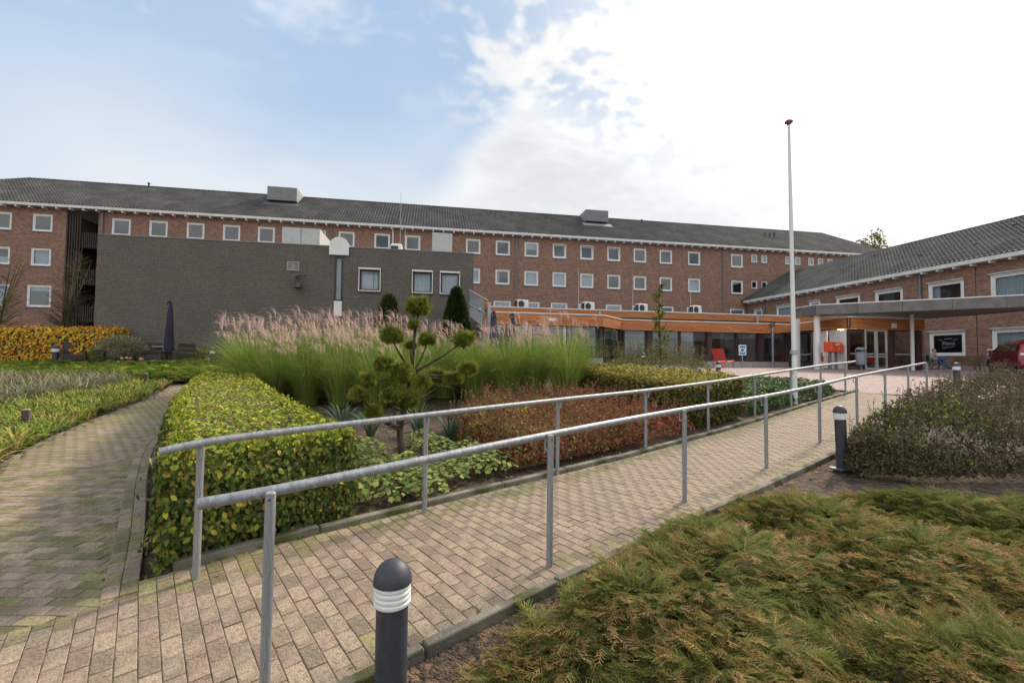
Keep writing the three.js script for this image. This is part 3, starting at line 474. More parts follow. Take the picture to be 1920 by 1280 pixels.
// ---------- the windowless dark grey block ----------
{
  const b = thing('grey_brick_block', 'flat-roofed dark grey brick block with few windows', 'building', [0, 0, -27]), X0 = -17.22, X1 = 2.47, TOP = 7.74, holes = [], wins = [];
  for (const [x0, x1] of [[-4.1, -2.92], [-1.11, 0.05], [0.5, 1.64]]) { holes.push([x0, x1, 5.27, 6.55]); wins.push([(x0 + x1) / 2, x1 - x0]); }
  holes.push([-5.42, -5.0, 4.68, 7.16]); holes.push([-7.94, -7.34, 6.3, 6.75]);
  part('wall', extr([[X0, 0.4], [X1, 0.4], [X1, TOP], [X0, TOP]], 0.3, holes), greyWall, b, [0, 0, -0.3]);
  part('wall', box(X0, X0 + 0.3, 0.4, TOP, -9, -0.303), greyWall, b); part('wall', box(X1 - 0.3, X1, 0.4, TOP, -9, -0.303), greyWall, b);
  part('flat_roof', box(X0 + 0.01, X1 - 0.01, TOP - 0.3, TOP - 0.12, -9, -0.31), concrete, b);
  for (let x = X0; x < X1 - 0.5; x += 2.461) part('coping', box(x + 0.003, x + 2.458, TOP, TOP + 0.06, -0.33, 0.025), zinc, b);
  part('inner_partition', box(X0 + 0.4, X1 - 0.4, 0.5, TOP - 0.31, -5.1, -5.0), innerWall, b);
  wins.forEach(([x, w], i) => {
    const g = sub('window', b, [x, 5.91, 0]);
    part('sunblind_rail', frameGeo(w + 0.04, 1.32, 0.045, 0.08), whitePaint, g, [0, 0.02, 0.045]); part('frame', frameGeo(w - 0.03, 1.26, 0.10, 0.1), brownFrame, g, [0, 0, -0.07]);
    part('pane', new THREE.BoxGeometry(w - 0.24, 1.05, 0.012), glass, g, [0, 0, -0.08]); part('curtain', curtainGeo(w - 0.24, i ? 1.0 : 0.86, 7, 0.025), curtain, g, [i ? 0 : 0.04, -0.05, -0.2]);
    part('blind_box', box(-w / 2 - 0.02, w / 2 + 0.02, 0.60, 0.70, 0.086, 0.16), whitePaint, g); part('sill', box(-w / 2 - 0.03, w / 2 + 0.03, -0.72, -0.65, -0.1, 0.07), greyWall, g);
    if (!i) part('window_stay', bar(V3(0.22, -0.5, -0.04), V3(0.22, 0.5, -0.04), 0.012, 6), darkMetal, g);
  });
  const s = sub('slit_window', b, [-5.21, 0, 0]); part('frame', frameGeo(0.42, 2.5, 0.07, 0.14), brownFrame, s, [0, 5.92, -0.02]); part('pane', box(-0.14, 0.14, 4.75, 7.09, -0.03, -0.02), glass, s); part('curtain', box(-0.15, 0.15, 4.73, 7.1, -0.2, -0.19), mat(lin(0.42, 0.50, 0.48), 0.9), s);
  const arch = new THREE.Shape(); arch.moveTo(-0.52, 0); arch.lineTo(0.52, 0); arch.lineTo(0.52, 0.5); arch.absarc(0, 0.5, 0.52, 0, Math.PI, false); arch.lineTo(-0.52, 0);
  const am = part('arched_panel', new THREE.ExtrudeGeometry(arch, { depth: 0.07, bevelEnabled: true, bevelSize: 0.01, bevelThickness: 0.01, bevelSegments: 1, curveSegments: 24 }), whitePaint, s, [0, 7.27, 0.04]); tag(am, 'white round-topped panel above the slit window');
  part('lower_panel', rbox(0.42, 0.86, 0.06, 0.008, 0, 4.22, 0.035), whitePaint, s);
  const v = sub('vent_grille', b, [-7.64, 6.525, 0]); part('frame', frameGeo(0.64, 0.5, 0.035, 0.05), greyPaint, v, [0, 0, 0.02]); for (let k = 0; k < 6; k++) { const m = part('grille_blade', box(-0.28, 0.28, -0.02, 0.02, -0.03, 0.03), greyPaint, v, [0, -0.19 + k * 0.076, 0]); m.rotation.x = 0.6; } part('backing', box(-0.3, 0.3, -0.22, 0.22, -0.12, -0.1), darkMetal, v);
  const rand = rng(77); for (let i = 0; i < 56; i++) { const x = X0 + 10.6 + (i % 14) * 0.66 + 0.2 * rand(), y = 0.95 + Math.floor(i / 14) * 0.42 + 0.1 * rand(), g = new THREE.DodecahedronGeometry(0.3, 1); const p = g.attributes.position; for (let k = 0; k < p.count; k++) { const q = 1 + 0.35 * (NZ.one(p.getX(k) * 4 + i * 3, p.getY(k) * 4 + p.getZ(k) * 3, 4096) - 0.5); p.setXYZ(k, p.getX(k) * q * 1.1, p.getY(k) * q * 0.72, p.getZ(k) * q * 0.6); } g.computeVertexNormals(); part('rubble_stone', g, [concrete, greyWall, kerbMat][i % 3], b, [x, y + 0.35, 0.05]); }
}
tag(part('bronze_bell', [lathe([[0.02, 0.34], [0.1, 0.33], [0.13, 0.22], [0.16, 0.08], [0.24, 0.0], [0.22, -0.01], [0.13, 0.08], [0.02, 0.3]], 24), cyl(0.012, 0.012, 0.35, 8, 0, -0.15), cyl(0.035, 0.035, 0.06, 8, 0, -0.16), bar(V3(0, 0.34, 0), V3(0, 0.66, -0.02), 0.03, 8), bar(V3(-0.16, 0.66, 0), V3(0.4, 0.72, 0), 0.035, 8), box(-0.26, -0.12, 0.05, 0.7, -0.3, -0.2), bar(V3(-0.18, 0.6, 0), V3(-0.18, 0.6, -0.24), 0.03, 8), bar(V3(-0.18, 0.25, -0.2), V3(0.05, 0.66, 0), 0.02, 8)], mat(lin(0.07, 0.065, 0.06), 0.5, { metalness: 0.5 }), scene, [-7.25, 5.28, -26.7]), 'dark bronze bell hung on a bracket under the wall vent', 'bell');
// on the roofs
const cabinet = (name, label, cat, x0, x1, y0, y1, z0, z1, seams) => { const t = thing(name, label, cat, [(x0 + x1) / 2, y0, (z0 + z1) / 2]); const w = x1 - x0, h = y1 - y0, d = z1 - z0; part('casing', rbox(w, h, d, 0.02, 0, h / 2), paleMetal, t); for (let k = 1; k < seams; k++) part('panel_seam', box(-w / 2 + w * k / seams - 0.015, -w / 2 + w * k / seams + 0.015, 0.03, h - 0.03, d / 2 + 0.002, d / 2 + 0.02), zinc, t); part('base_rail', box(-w / 2, w / 2, -0.12, -0.002, -d / 2, d / 2), zinc, t); return t; };
cabinet('ventilation_cabinet', 'wide pale sheet-metal ventilation cabinet on the grey block roof', 'cabinet', -8.9, -6.75, 7.66, 9.25, -32, -29, 2);
cabinet('plant_cabinet', 'tall narrow pale metal cabinet at the grey roof right end', 'cabinet', 0.0, 1.38, 7.66, 10.28, -34.5, -32, 1);
{ const t = thing('roof_air_unit', 'small rounded white air unit on the grey block roof', 'air unit', [-2.2, 7.64, -29]); part('casing', rbox(0.72, 0.85, 0.6, 0.14, 0, 0.5), whitePlastic, t); part('intake_grille', box(-0.32, 0.12, 0.35, 0.75, 0.29, 0.32), darkMetal, t); part('foot', box(-0.3, 0.3, 0, 0.1, -0.2, 0.2), zinc, t); }
for (const [x, h, l] of [[-2.02, 4.4, 'taller thin aerial rod on the grey block roof'], [-1.72, 2.3, 'shorter thin aerial rod on the grey block roof']]) { const t = thing('aerial_rod', l, 'aerial', [x, 7.64, -29.5], 0, 'aerial rods'); part('rod', cyl(0.018, 0.012, h, 8), galvBright, t); part('foot', cyl(0.14, 0.14, 0.06, 12), zinc, t); }
console.log('grey block');
// ---------- the low glazed building with orange timber fascias, and the entrance ----------
{
  const b = thing('glazed_pavilion', 'low glazed building with two tiers of orange timber fascia', 'building'), rand = rng(31);
  // a run of boards between two plan points, boards stacked from y0 to y1
  const boards = (a, c, y0, y1, n, len = 3.1, coping = true, flip = 1) => {
    const L = Math.hypot(c[0] - a[0], c[1] - a[1]), turn = Math.atan2(-(c[1] - a[1]), c[0] - a[0]), f = sub('fascia', b, [a[0], 0, a[1]], turn), h = (y1 - y0) / n, k = Math.max(1, Math.round(L / len));
    part('backing', box(0, L, y0 + 0.01, y1, -0.12, -0.03), darkMetal, f);
    for (let j = 0; j < n; j++) for (let i = 0; i < k; i++) { const m = claddings[Math.floor(rand() * 4)]; part('board', box(L * i / k + 0.006, L * (i + 1) / k - 0.006, y0 + j * h + 0.006, y0 + (j + 1) * h - 0.008, -0.03, 0.0 + 0.004 * rand()), m, f); }
    if (coping) part('coping', box(-0.02, L + 0.02, y1, y1 + 0.06, -0.2, 0.03), whitePaint, f);
    return f;
  };
  const S = [[3.14, -23.5], [9.3, -23.5], [11.42, -25.7], [23.1, -25.7], [22.0, -20.6], [26.96, -20.6]];
  for (let i = 0; i < 5; i++) boards(S[i], S[i + 1], 3.3, 3.9, 5);
  boards([3.16, -28], [33.6, -28], 4.28, 4.7, 4, 3.8);
  part('lower_roof', [extr([[3.3, 23.7], [9.3, 23.7], [11.5, 25.9], [23, 25.9], [22.2, 20.8], [26.9, 20.8], [26.9, 28.5], [3.3, 28.5]].map(([x, z]) => [x, -z]), 0.1).rotateX(-Math.PI / 2).translate(0, 3.42, 0)], zinc, b);
  part('upper_wall', box(3.2, 33.6, 3.52, 4.6, -28.4, -28.14), darkMetal, b); part('upper_roof', box(3.2, 33.6, 4.55, 4.66, -43.6, -28.2), zinc, b);
  part('end_wall', box(3.0, 3.15, 0.8, 4.5, -43, -24), greyPaint, b); part('back_partition', box(3.2, 33.6, 0.8, 4.5, -36.2, -36), innerWall, b); part('floor', box(3.2, 33.6, 0.9, 1.12, -36, -26.2), innerFloor, b);
  part('entrance_floor', extr([[22.2, -20.75], [26.9, -20.75], [26.9, -26.2], [23.2, -26.2]], 0.1).rotateX(-Math.PI / 2).scale(1, 1, -1).translate(0, 1.02, 0).scale(1, 1, -1), innerFloor, b);
  // glazing: bays between plan points
  const bay = (a, c, y0, y1, opt = {}) => {
    const L = Math.hypot(c[0] - a[0], c[1] - a[1]), turn = Math.atan2(-(c[1] - a[1]), c[0] - a[0]), g = sub('glazed_bay', b, [a[0], 0, a[1]], turn), t = opt.t ?? 0.07;
    part('frame', frameGeo(L, y1 - y0, t, 0.1).translate(L / 2, (y0 + y1) / 2, 0), opt.frame ?? brownFrame, g); part('pane', box(t, L - t, y0 + t, y1 - t, -0.012, 0), facadeGlass, g);
    if (opt.blind) part('blind', box(t, L - t, y1 - opt.blind, y1 - t, -0.14, -0.12), blindMat, g);
    if (opt.bar) part('rail', box(t, L - t, opt.bar - 0.03, opt.bar + 0.03, 0.001, 0.06), greyPaint, g);
    return g;
  };
  const zg = -26.05, xs = [11.6, 13.1, 15.3, 17.25, 19.3, 20.9, 22.9], cols = [13.28, 17.38, 21.05];
  const spans = [[11.62, 13.1, 0.42], [13.46, 15.34, 0.5], [15.36, 17.25, 0.62], [17.5, 19.32, 0.46], [19.36, 20.9, 0.4], [21.2, 22.95, 0.36]];
  for (const [x0, x1, bl] of spans) bay([x0, zg], [x1, zg], 1.48, 3.36, { blind: bl });
  for (const x of cols) part('mullion', box(x - 0.14, x + 0.14, 1.1, 3.38, zg - 0.12, zg + 0.12), brownFrame, b);
  bay([9.5, -23.95], [11.3, -25.85], 1.48, 3.36, { blind: 0.7 }); part('mullion', box(9.24, 9.44, 1.1, 3.38, -24.05, -23.85), darkMetal, b);
  for (const x of [3.4, 5.4, 7.3]) bay([x, -23.9], [x + 1.8, -23.9], 1.6, 3.36, { blind: 0.5 }); for (const x of [5.3, 7.2]) part('mullion', box(x - 0.07, x + 0.07, 1.1, 3.38, -23.98, -23.8), whitePaint, b);
  part('plinth', box(11.5, 23.0, 0.9, 1.46, zg - 0.15, zg + 0.18), concrete, b); part('plinth', box(3.2, 9.4, 0.9, 1.58, -24.0, -23.75), concrete, b);
  // entrance: slanting flank of dark glass and two white panels, then the doors
  const flank = (s) => [mix(22.95, 22.08, s), mix(-25.5, -20.78, s)];
  bay(flank(0.02), flank(0.4), 1.12, 3.32, { bar: 1.95 });
  for (const [a, c] of [[0.43, 0.68], [0.72, 0.985]]) { const p = flank(a), q = flank(c), L = Math.hypot(q[0] - p[0], q[1] - p[1]), m = part('white_panel', rbox(L, 2.14, 0.06, 0.01, L / 2, 2.2, 0), whitePaint, b, [p[0], 0, p[1]]); m.rotation.y = Math.atan2(-(q[1] - p[1]), q[0] - p[0]); }
  const zd = -20.75;
  bay([22.1, zd], [23.1, zd], 1.12, 3.3, { bar: 1.97, frame: brownFrame }); bay([25.0, zd], [26.35, zd], 1.12, 3.3, { bar: 1.97 });
  part('mullion', box(26.4, 26.8, 1.1, 3.3, zd - 0.1, zd + 0.1), brownFrame, b);
  for (const [x0, x1] of [[23.14, 23.86], [23.88, 24.56]]) {
    const d = sub('entrance_door', b, [x0, 0, zd + 0.02]), w = x1 - x0; part('frame', frameGeo(w, 2.14, 0.075, 0.07).translate(w / 2, 2.2, 0), greyPaint, d); part('pane', box(0.08, w - 0.08, 1.2, 3.2, -0.01, 0), facadeGlass, d); part('push_rail', box(0.05, w - 0.05, 1.93, 1.99, 0.001, 0.06), greyPaint, d); part('push_rail', box(0.05, w - 0.05, 1.8, 1.85, 0.001, 0.06), greyPaint, d); part('handle', cyl(0.02, 0.02, 0.9, 8, w - 0.1, 1.2, 0.08), galvBright, d);
  }
  part('mullion', box(24.62, 24.96, 1.1, 3.3, zd - 0.06, zd + 0.06), brownFrame, b);
  const hs = part('house_number', rbox(0.34, 0.26, 0.03, 0.01), whitePaint, b, [24.85, 3.52, -20.55]); tag(hs, 'small white number plate above the entrance');
  part('wall_sign', rbox(0.42, 0.15, 0.05, 0.02), whitePlastic, b, [6.4, 3.6, -23.45]);
  for (const [x, y0] of [[10.8, 3.92], [22.35, 3.92]]) part('spout', rbox(0.16, 0.62, 0.14, 0.02), galvBright, b, [x, 4.3, -27.92]);
  pipe(b, 21.6, 1.1, 3.72, -25.6, galvBright, 0.055); part('hopper', lathe([[0.06, 0], [0.07, 0.08], [0.16, 0.2], [0.16, 0.28], [0.12, 0.28]], 16), zinc, b, [21.6, 3.66, -25.6]);
  // lit ceiling lamps just inside the doors
  const glow = mat(lin(0.9, 0.8, 0.6), 0.5, { emissive: lin(1, 0.85, 0.6), emissiveIntensity: 1.6 });
  for (const [x, z] of [[22.85, -21.9], [23.75, -21.9]]) { const l = part('ceiling_lamp', cyl(0.17, 0.17, 0.05, 20), glow, b, [x, 3.34, z]); const p = new THREE.PointLight(0xffdcaa, 2.2, 0, 2); p.position.set(x, 3.28, z); p.castShadow = true; b.add(p); p.name = 'lamp_light'; }
  part('entrance_ceiling', box(22.2, 26.9, 3.395, 3.415, -26, -20.9), greyPaint, b);
  // stair cheek at the left end, its copings rising to the left behind the grey block
  const k = sub('stair_cheek', b, [2.78, 0, -24.6]);
  for (const [y, h] of [[3.86, 0.62], [4.62, 0.4]]) { part('end_board', box(0.06, 0.28, y - h - 0.02, y - 0.02, 0, 0.06), claddings[1], k); part('coping_slope', extr([[-0.75, y + 0.55], [0.3, y - 0.01], [0.3, y + 0.06], [-0.75, y + 0.62]], 0.16), greyPaint, k, [0, 0, -0.1]); part('cheek_pane', extr([[-0.7, y - 0.1], [0.04, y - h], [0.04, y + 0.05], [-0.7, y + 0.46]], 0.03), facadeGlass, k, [0, 0, -0.04]); part('cheek_back', extr([[-0.7, y - 0.1], [0.04, y - h], [0.04, y + 0.05], [-0.7, y + 0.46]], 0.03), blindMat, k, [0, 0, -0.1]); }
  part('post', box(0.1, 0.2, 0.8, 3.24, 0, 0.06), galvBright, k); part('post', box(0.14, 0.24, 3.95, 4.75, -0.1, -0.04), darkMetal, k);
}
// entrance canopy
{
  const c = thing('entrance_canopy', 'grey panelled canopy on white columns over the entrance', 'canopy'), P = [[20.95, -21.6], [28.7, -13.85], [28.7, -22.2], [21.1, -23.4]], y0 = 4.1, y1 = 4.62;
  const taupe = mat(lin(0.165, 0.152, 0.144), 0.55, { map: rep(speckle, 3) }), under = mat(lin(0.22, 0.21, 0.2), 0.7);
  part('deck', extr(P.map(([x, z]) => [x, -z]), y1 - y0 - 0.08).rotateX(-Math.PI / 2).translate(0, y0 + 0.04, 0), under, c);
  const edge = (a, b, n) => { const L = Math.hypot(b[0] - a[0], b[1] - a[1]), turn = Math.atan2(-(b[1] - a[1]), b[0] - a[0]); for (let i = 0; i < n; i++) { const m = part('edge_panel', rbox(L / n - 0.012, y1 - y0, 0.05, 0.006, L * (i + 0.5) / n, (y0 + y1) / 2, 0.03), taupe, c, [a[0], 0, a[1]]); m.rotation.y = turn; } const m = part('edge_trim', box(0, L, y1, y1 + 0.05, -0.1, 0.07), whitePaint, c, [a[0], 0, a[1]]); m.rotation.y = turn; };
  edge(P[3], P[0], 2); edge(P[0], P[1], 6); edge(P[1], P[2], 4);
  for (const [x, z, r] of [[21.3, -21.9, 0.15], [22.15, -24.2, 0.14], [25.65, -20.25, 0.09]]) part('column', cyl(r, r, y0 - 1.1 + (z < -23 ? 0 : 0.03), 24, x, 1.1, z), whitePaint, c);
}
// air conditioners and rods on the upper roof
const acSpots = [[5.9, 0, 'leftmost white air conditioner above the orange fascia'], [10.5, 0, 'second white air conditioner from the left above the fascia'], [14.4, 1, 'third white air conditioner, beside the slim tree'], [18.5, 1, 'fourth white air conditioner, left of the dark downpipe']];
acSpots.forEach(([x, , l]) => { const t = thing('air_conditioner', l, 'air unit', [x, 4.66, -29.3], 0.35, 'air conditioners on the pavilion roof'); part('casing', rbox(0.85, 0.6, 0.36, 0.03, 0, 0.42), whitePlastic, t); part('fan_grille', cyl(0.23, 0.23, 0.03, 20).rotateX(Math.PI / 2), darkMetal, t, [-0.15, 0.42, 0.19]); part('side_vent', box(-0.45, -0.427, 0.2, 0.64, -0.15, 0.15), darkMetal, t); for (const s of [-1, 1]) part('foot', box(s * 0.3 - 0.04, s * 0.3 + 0.04, 0, 0.118, -0.2, 0.2), zinc, t); });
[[10.0, 3.1, 'first'], [14.0, 2.85, 'second'], [18.45, 3.0, 'third']].forEach(([x, h, n]) => { const t = thing('lightning_rod', n + ' lightning rod from the left on the pavilion roof', 'rod', [x, 4.66, -29.8], 0, 'lightning rods'); part('rod', cyl(0.022, 0.014, h, 8), mat(lin(0.5, 0.38, 0.32), 0.6), t); part('foot', cyl(0.13, 0.13, 0.07, 12), concrete, t); });

// ---------- handrails ----------
{
  const tubeUV = (g, a, b) => g;
  const rail = (name, label, bases, start, end, off) => {
    const t = thing(name, label, 'handrail'); const pts = [];
    bases.forEach(([x, z], i) => {
      const y = G(x, z), post = sub('post', t, [x, y, z]); part('tube', cyl(0.0235, 0.0235, 1.05, 16, 0, -0.1, 0), galv, post);
      part('cap', cyl(0.0225, 0.02, 0.005, 16, 0, 0.951, 0), galvBright, post); part('bolt_hole', cyl(0.006, 0.006, 0.003, 10).rotateX(Math.PI / 2), darkMetal, post, [0.004, 0.925, 0.0235]);
      const o = V3(N[0] * off, 0.0, N[1] * off); part('bracket', [bar(V3(0, 0.84, 0), V3(o.x, 0.84, o.z), 0.008, 8), bar(V3(o.x, 0.84, o.z), V3(o.x, 0.925, o.z), 0.008, 8)], galvBright, post);
      pts.push(V3(x + o.x, y + 0.945, z + o.z));
    });
    const all = [start, ...pts, end]; 
    const c = new THREE.CatmullRomCurve3(all, false, 'centripetal'); const g = new THREE.TubeGeometry(c, 140, 0.0265, 16, false), uv = g.attributes.uv, L = c.getLength(); for (let i = 0; i < uv.count; i++) uv.setXY(i, uv.getX(i) * L, uv.getY(i) * 0.2);
    part('top_rail', g, galv, t); for (const [e, d] of [[start, all[1]], [end, all[all.length - 2]]]) { const q = e.clone().sub(d).normalize(); part('end_cap', bar(e, e.clone().addScaledVector(q, 0.004), 0.026, 16), galvBright, t); }
    return t;
  };
  const sm = (L) => L.map((p, i) => (i && i < L.length - 1 ? [mix(p[0], (L[i - 1][0] + L[i + 1][0]) / 2, 0.35), mix(p[1], (L[i - 1][1] + L[i + 1][1]) / 2, 0.35)] : p));
  const left = sm([[-1.56, -3.51], [-0.05, -4.47], [1.58, -5.55], [3.26, -6.5], [5.03, -7.58], [6.78, -8.56], [8.45, -9.46], [10.38, -10.57], [11.86, -11.24]]);
  rail('handrail', 'far galvanised handrail running along the hedge side of the ramp', left, V3(-1.72, 0.868, -3.33), V3(12.6, 1.53, -11.6), 0.055);
  const right = sm([[-0.73, -2.33], [0.85, -3.2], [2.62, -4.4], [4.4, -5.35], [6.45, -6.62], [8.6, -7.9], [10.3, -8.75], [11.95, -9.55], [13.9, -10.6]]);
  rail('handrail', 'near galvanised handrail running along the juniper side of the ramp', right, V3(-1.02, 0.825, -2.3), V3(13.95, 1.5, -10.66), -0.055);
}
// ---------- bollard lamps ----------
function bollard(x, z, h, label, r = 0.072, plate = true, lean = 0) {
  const y = z < -24 && x < 0 ? 1.0 : G(x, z), t = thing('bollard_lamp', label, 'bollard lamp', [x, y, z], 0, 'bollard lamps'); t.rotation.z = lean; const k = r / 0.072, b = h - 0.2 * k;
  part('post', cyl(r, r, b + 0.08, 32, 0, -0.08, 0), anthracite, t);
  const rings = []; for (let i = 0; i < 4; i++) { const y0 = b + i * 0.024 * k; rings.push([r * 1.06, y0], [r * 1.14, y0 + 0.006 * k], [r * 1.16, y0 + 0.018 * k], [r * 1.1, y0 + 0.0235 * k]); } part('diffuser', lathe([[0.01, b - 0.002], ...rings, [0.01, b + 0.097 * k]], 40), whitePlastic, t);
  const dome = []; for (let i = 0; i <= 14; i++) { const a = i / 14 * Math.PI / 2; dome.push([r * 1.22 * Math.cos(a) + 0.0002, b + 0.099 * k + 0.103 * k * Math.sin(a)]); } part('dome_cap', lathe([[0.01, b + 0.098 * k], [r * 1.2, b + 0.098 * k], ...dome], 40), anthracite, t);
  if (plate) part('base_plate', rbox(0.24, 0.012, 0.2, 0.004, 0.0, 0.012, 0), zinc, t);
  return t;
}
bollard(-0.155, -2.235, 0.64, 'large anthracite bollard lamp with white ribbed band in the foreground', 0.0735, false);
bollard(5.44, -5.22, 0.845, 'anthracite bollard lamp with base plate beside the brown shrubs', 0.066, true, 0.035);
bollard(16.61, -11.78, 0.86, 'bollard lamp showing behind the brown shrubs before the red car', 0.085, false);
bollard(13.3, -19.2, 0.5, 'low bollard lamp beside the red lounge chair', 0.1, false);
bollard(11.1, -22.4, 0.8, 'bollard lamp in the planting left of the slim tree', 0.09, false);
bollard(-10.82, -25.2, 0.86, 'bollard lamp at the foot of the grey brick wall', 0.1, false);
bollard(-17.5, -25.0, 0.9, 'bollard lamp before the orange hedge among wicker chairs', 0.12, false);
console.log('rails');
// ---------- flagpole ----------
{ const t = thing('flagpole', 'tall white flagpole without a flag rising from the green ground cover', 'flagpole', [9.36, 0.4, -10.33]); part('pole', cyl(0.062, 0.036, 7.38, 24), whitePaint, t); part('finial', lathe([[0.001, -0.02], [0.05, 0], [0.05, 0.03], [0.10, 0.06], [0.095, 0.1], [0.05, 0.135], [0.001, 0.145]], 24), mat(lin(0.22, 0.10, 0.06), 0.5), t, [0, 7.38, 0]); part('collar', cyl(0.1, 0.09, 0.1, 20, 0, 1.3, 0), galvBright, t); t.rotation.z = 0.012; t.rotation.x = 0.0; }
// ---------- things on the forecourt ----------
{ // post box, orange, on two legs before the white panels
  const t = thing('post_box', 'orange-red post box on legs before the white entrance panels', 'post box', [21.55, 1.1, -21.1], 0.25), or = mat(lin(0.72, 0.085, 0.025), 0.45, { map: rep(speckle, 1) });
  part('body', extr([[-0.5, 0.98], [0.34, 0.93], [0.55, 1.12], [0.55, 1.3], [0.3, 1.45], [-0.5, 1.47]], 0.42, [], 0.02), or, t, [0, 0, -0.21]); part('slot_panel', rbox(0.34, 0.1, 0.02, 0.005, -0.02, 1.34, 0.24), whitePlastic, t); part('slot', box(-0.14, 0.1, 1.325, 1.355, 0.252, 0.256), darkMetal, t); part('emblem', rbox(0.09, 0.09, 0.015, 0.004, 0.04, 1.12, 0.238), mat(lin(0.8, 0.45, 0.1), 0.5), t);
  for (const x of [-0.32, 0.2]) part('leg', rbox(0.08, 0.98, 0.12, 0.01, x, 0.49, 0), zinc, t);
}
{ const t = thing('litter_bin', 'grey plastic litter bin with a domed hood by the doors', 'litter bin', [22.3, 1.1, -20.2], 0.2), g = mat(lin(0.17, 0.19, 0.215), 0.5); part('body', lathe([[0.01, 0.25], [0.2, 0.25], [0.23, 0.3], [0.25, 0.85], [0.01, 0.85]], 28), g, t); part('hood', [lathe([[0.25, 0.86], [0.255, 0.9], [0.25, 0.95]], 28), new THREE.SphereGeometry(0.25, 24, 10, 0, Math.PI * 2, 0, Math.PI / 2).scale(1, 0.55, 1).translate(0, 1.06, 0), ...[0, 1, 2, 3].map((k) => cyl(0.02, 0.02, 0.14, 8, 0.23 * Math.cos(k * 1.57 + 0.8), 0.93, 0.23 * Math.sin(k * 1.57 + 0.8)))], g, t); part('post', cyl(0.05, 0.05, 0.25, 12), zinc, t); }
{ // round no-parking style roundel on a blue plate
  const t = thing('notice_sign', 'blue plate sign with a white ring on a post before the glass', 'sign', [17.9, 1.1, -23.6], -0.45); part('post', cyl(0.032, 0.032, 0.75, 12), galv, t);
  const c = document.createElement('canvas'); c.width = 160; c.height = 240; const q = c.getContext('2d'); q.fillStyle = '#cfd9e4'; q.fillRect(0, 0, 160, 240); q.fillStyle = '#1763a8'; q.fillRect(20, 20, 120, 200); q.fillStyle = '#e6eef4'; q.beginPath(); q.arc(80, 122, 60, 0, 7); q.fill(); q.fillStyle = '#20506f'; q.beginPath(); q.arc(80, 122, 42, 0, 7); q.fill(); q.strokeStyle = '#b9c6cf'; q.lineWidth = 12; q.beginPath(); q.moveTo(52, 95); q.lineTo(108, 150); q.stroke();
  const tx = new THREE.CanvasTexture(c); tx.colorSpace = THREE.SRGBColorSpace; part('plate', rbox(0.4, 0.6, 0.02, 0.008, 0, 1.04, 0.04), mat(lin(0.6, 0.65, 0.7), 0.4), t); part('face', new THREE.PlaneGeometry(0.39, 0.585), mat(0xffffff, 0.4, { map: tx }), t, [0, 1.04, 0.0525]);
}
{ const t = thing('wall_sign', 'blue sign with pale border on the wing wall behind the car', 'sign', [33.78, 2.05, -21.95], -Math.PI / 2); part('plate', rbox(0.62, 0.72, 0.03, 0.01, 0, 0, 0), whitePlastic, t); part('face', rbox(0.5, 0.58, 0.01, 0.004, 0, 0, 0.022), mat(lin(0.02, 0.05, 0.25), 0.45), t); part('pictogram', extr([[-0.12, 0.05], [0.0, 0.1], [0.16, 0.02], [0.14, -0.02], [0.0, 0.04], [-0.12, 0.0]], 0.004), whitePlastic, t, [0.02, 0.04, 0.028]); part('text_line', box(-0.14, 0.18, -0.2, -0.16, 0.028, 0.032), whitePlastic, t); }
{ // red steel lounge chair
  const t = thing('lounge_chair', 'red slatted metal lounge chair before the glass front', 'chair', [15.9, 1.09, -22.6], 0.5), red = mat(lin(0.62, 0.05, 0.035), 0.45);
  const line = (s) => { const back = s < 7; return back ? [-0.55 + s * 0.055, 1.02 - s * 0.095] : [-0.12 + (s - 7) * 0.105, 0.37 + (s - 7) * 0.006]; };
  for (let s = 0; s < 15; s++) { const [x, y] = line(s), m = part('slat', rbox(0.07, 0.02, 0.62, 0.006), red, t, [x, y, 0]); m.rotation.z = s < 7 ? -1.05 : 0.05; }
  for (const z of [-0.31, 0.31]) { part('side_frame', limb([V3(-0.58, 1.05, z), V3(-0.2, 0.42, z), V3(-0.05, 0.36, z), V3(0.7, 0.42, z)], [0.02, 0.02, 0.02], 8), red, t); part('leg', bar(V3(-0.3, 0.5, z), V3(-0.45, 0, z), 0.018, 8), red, t); part('leg', bar(V3(0.55, 0.4, z), V3(0.62, 0, z), 0.018, 8), red, t); }
}
// red chairs seen through the glass of the lobby
[[22.75, -22.6, 0.4, 'red lobby armchair behind the left door pane'], [23.7, -23.3, -0.4, 'red lobby armchair deeper inside behind the doors'], [25.4, -22.6, 0.9, 'red lobby armchair behind the right fixed pane']].forEach(([x, z, a, l]) => { const t = thing('lobby_armchair', l, 'chair', [x, 1.125, z], a, 'red lobby armchairs'), red = mat(lin(0.5, 0.03, 0.02), 0.6); part('seat', rbox(0.6, 0.16, 0.55, 0.05, 0, 0.42, 0), red, t); part('backrest', rbox(0.6, 0.5, 0.14, 0.05, 0, 0.68, -0.24), red, t); for (const s of [-1, 1]) { part('armrest', rbox(0.1, 0.3, 0.5, 0.04, s * 0.3, 0.55, 0), red, t); for (const q of [-1, 1]) part('leg', cyl(0.02, 0.02, 0.35, 8, s * 0.24, 0, q * 0.2), galvBright, t); } });
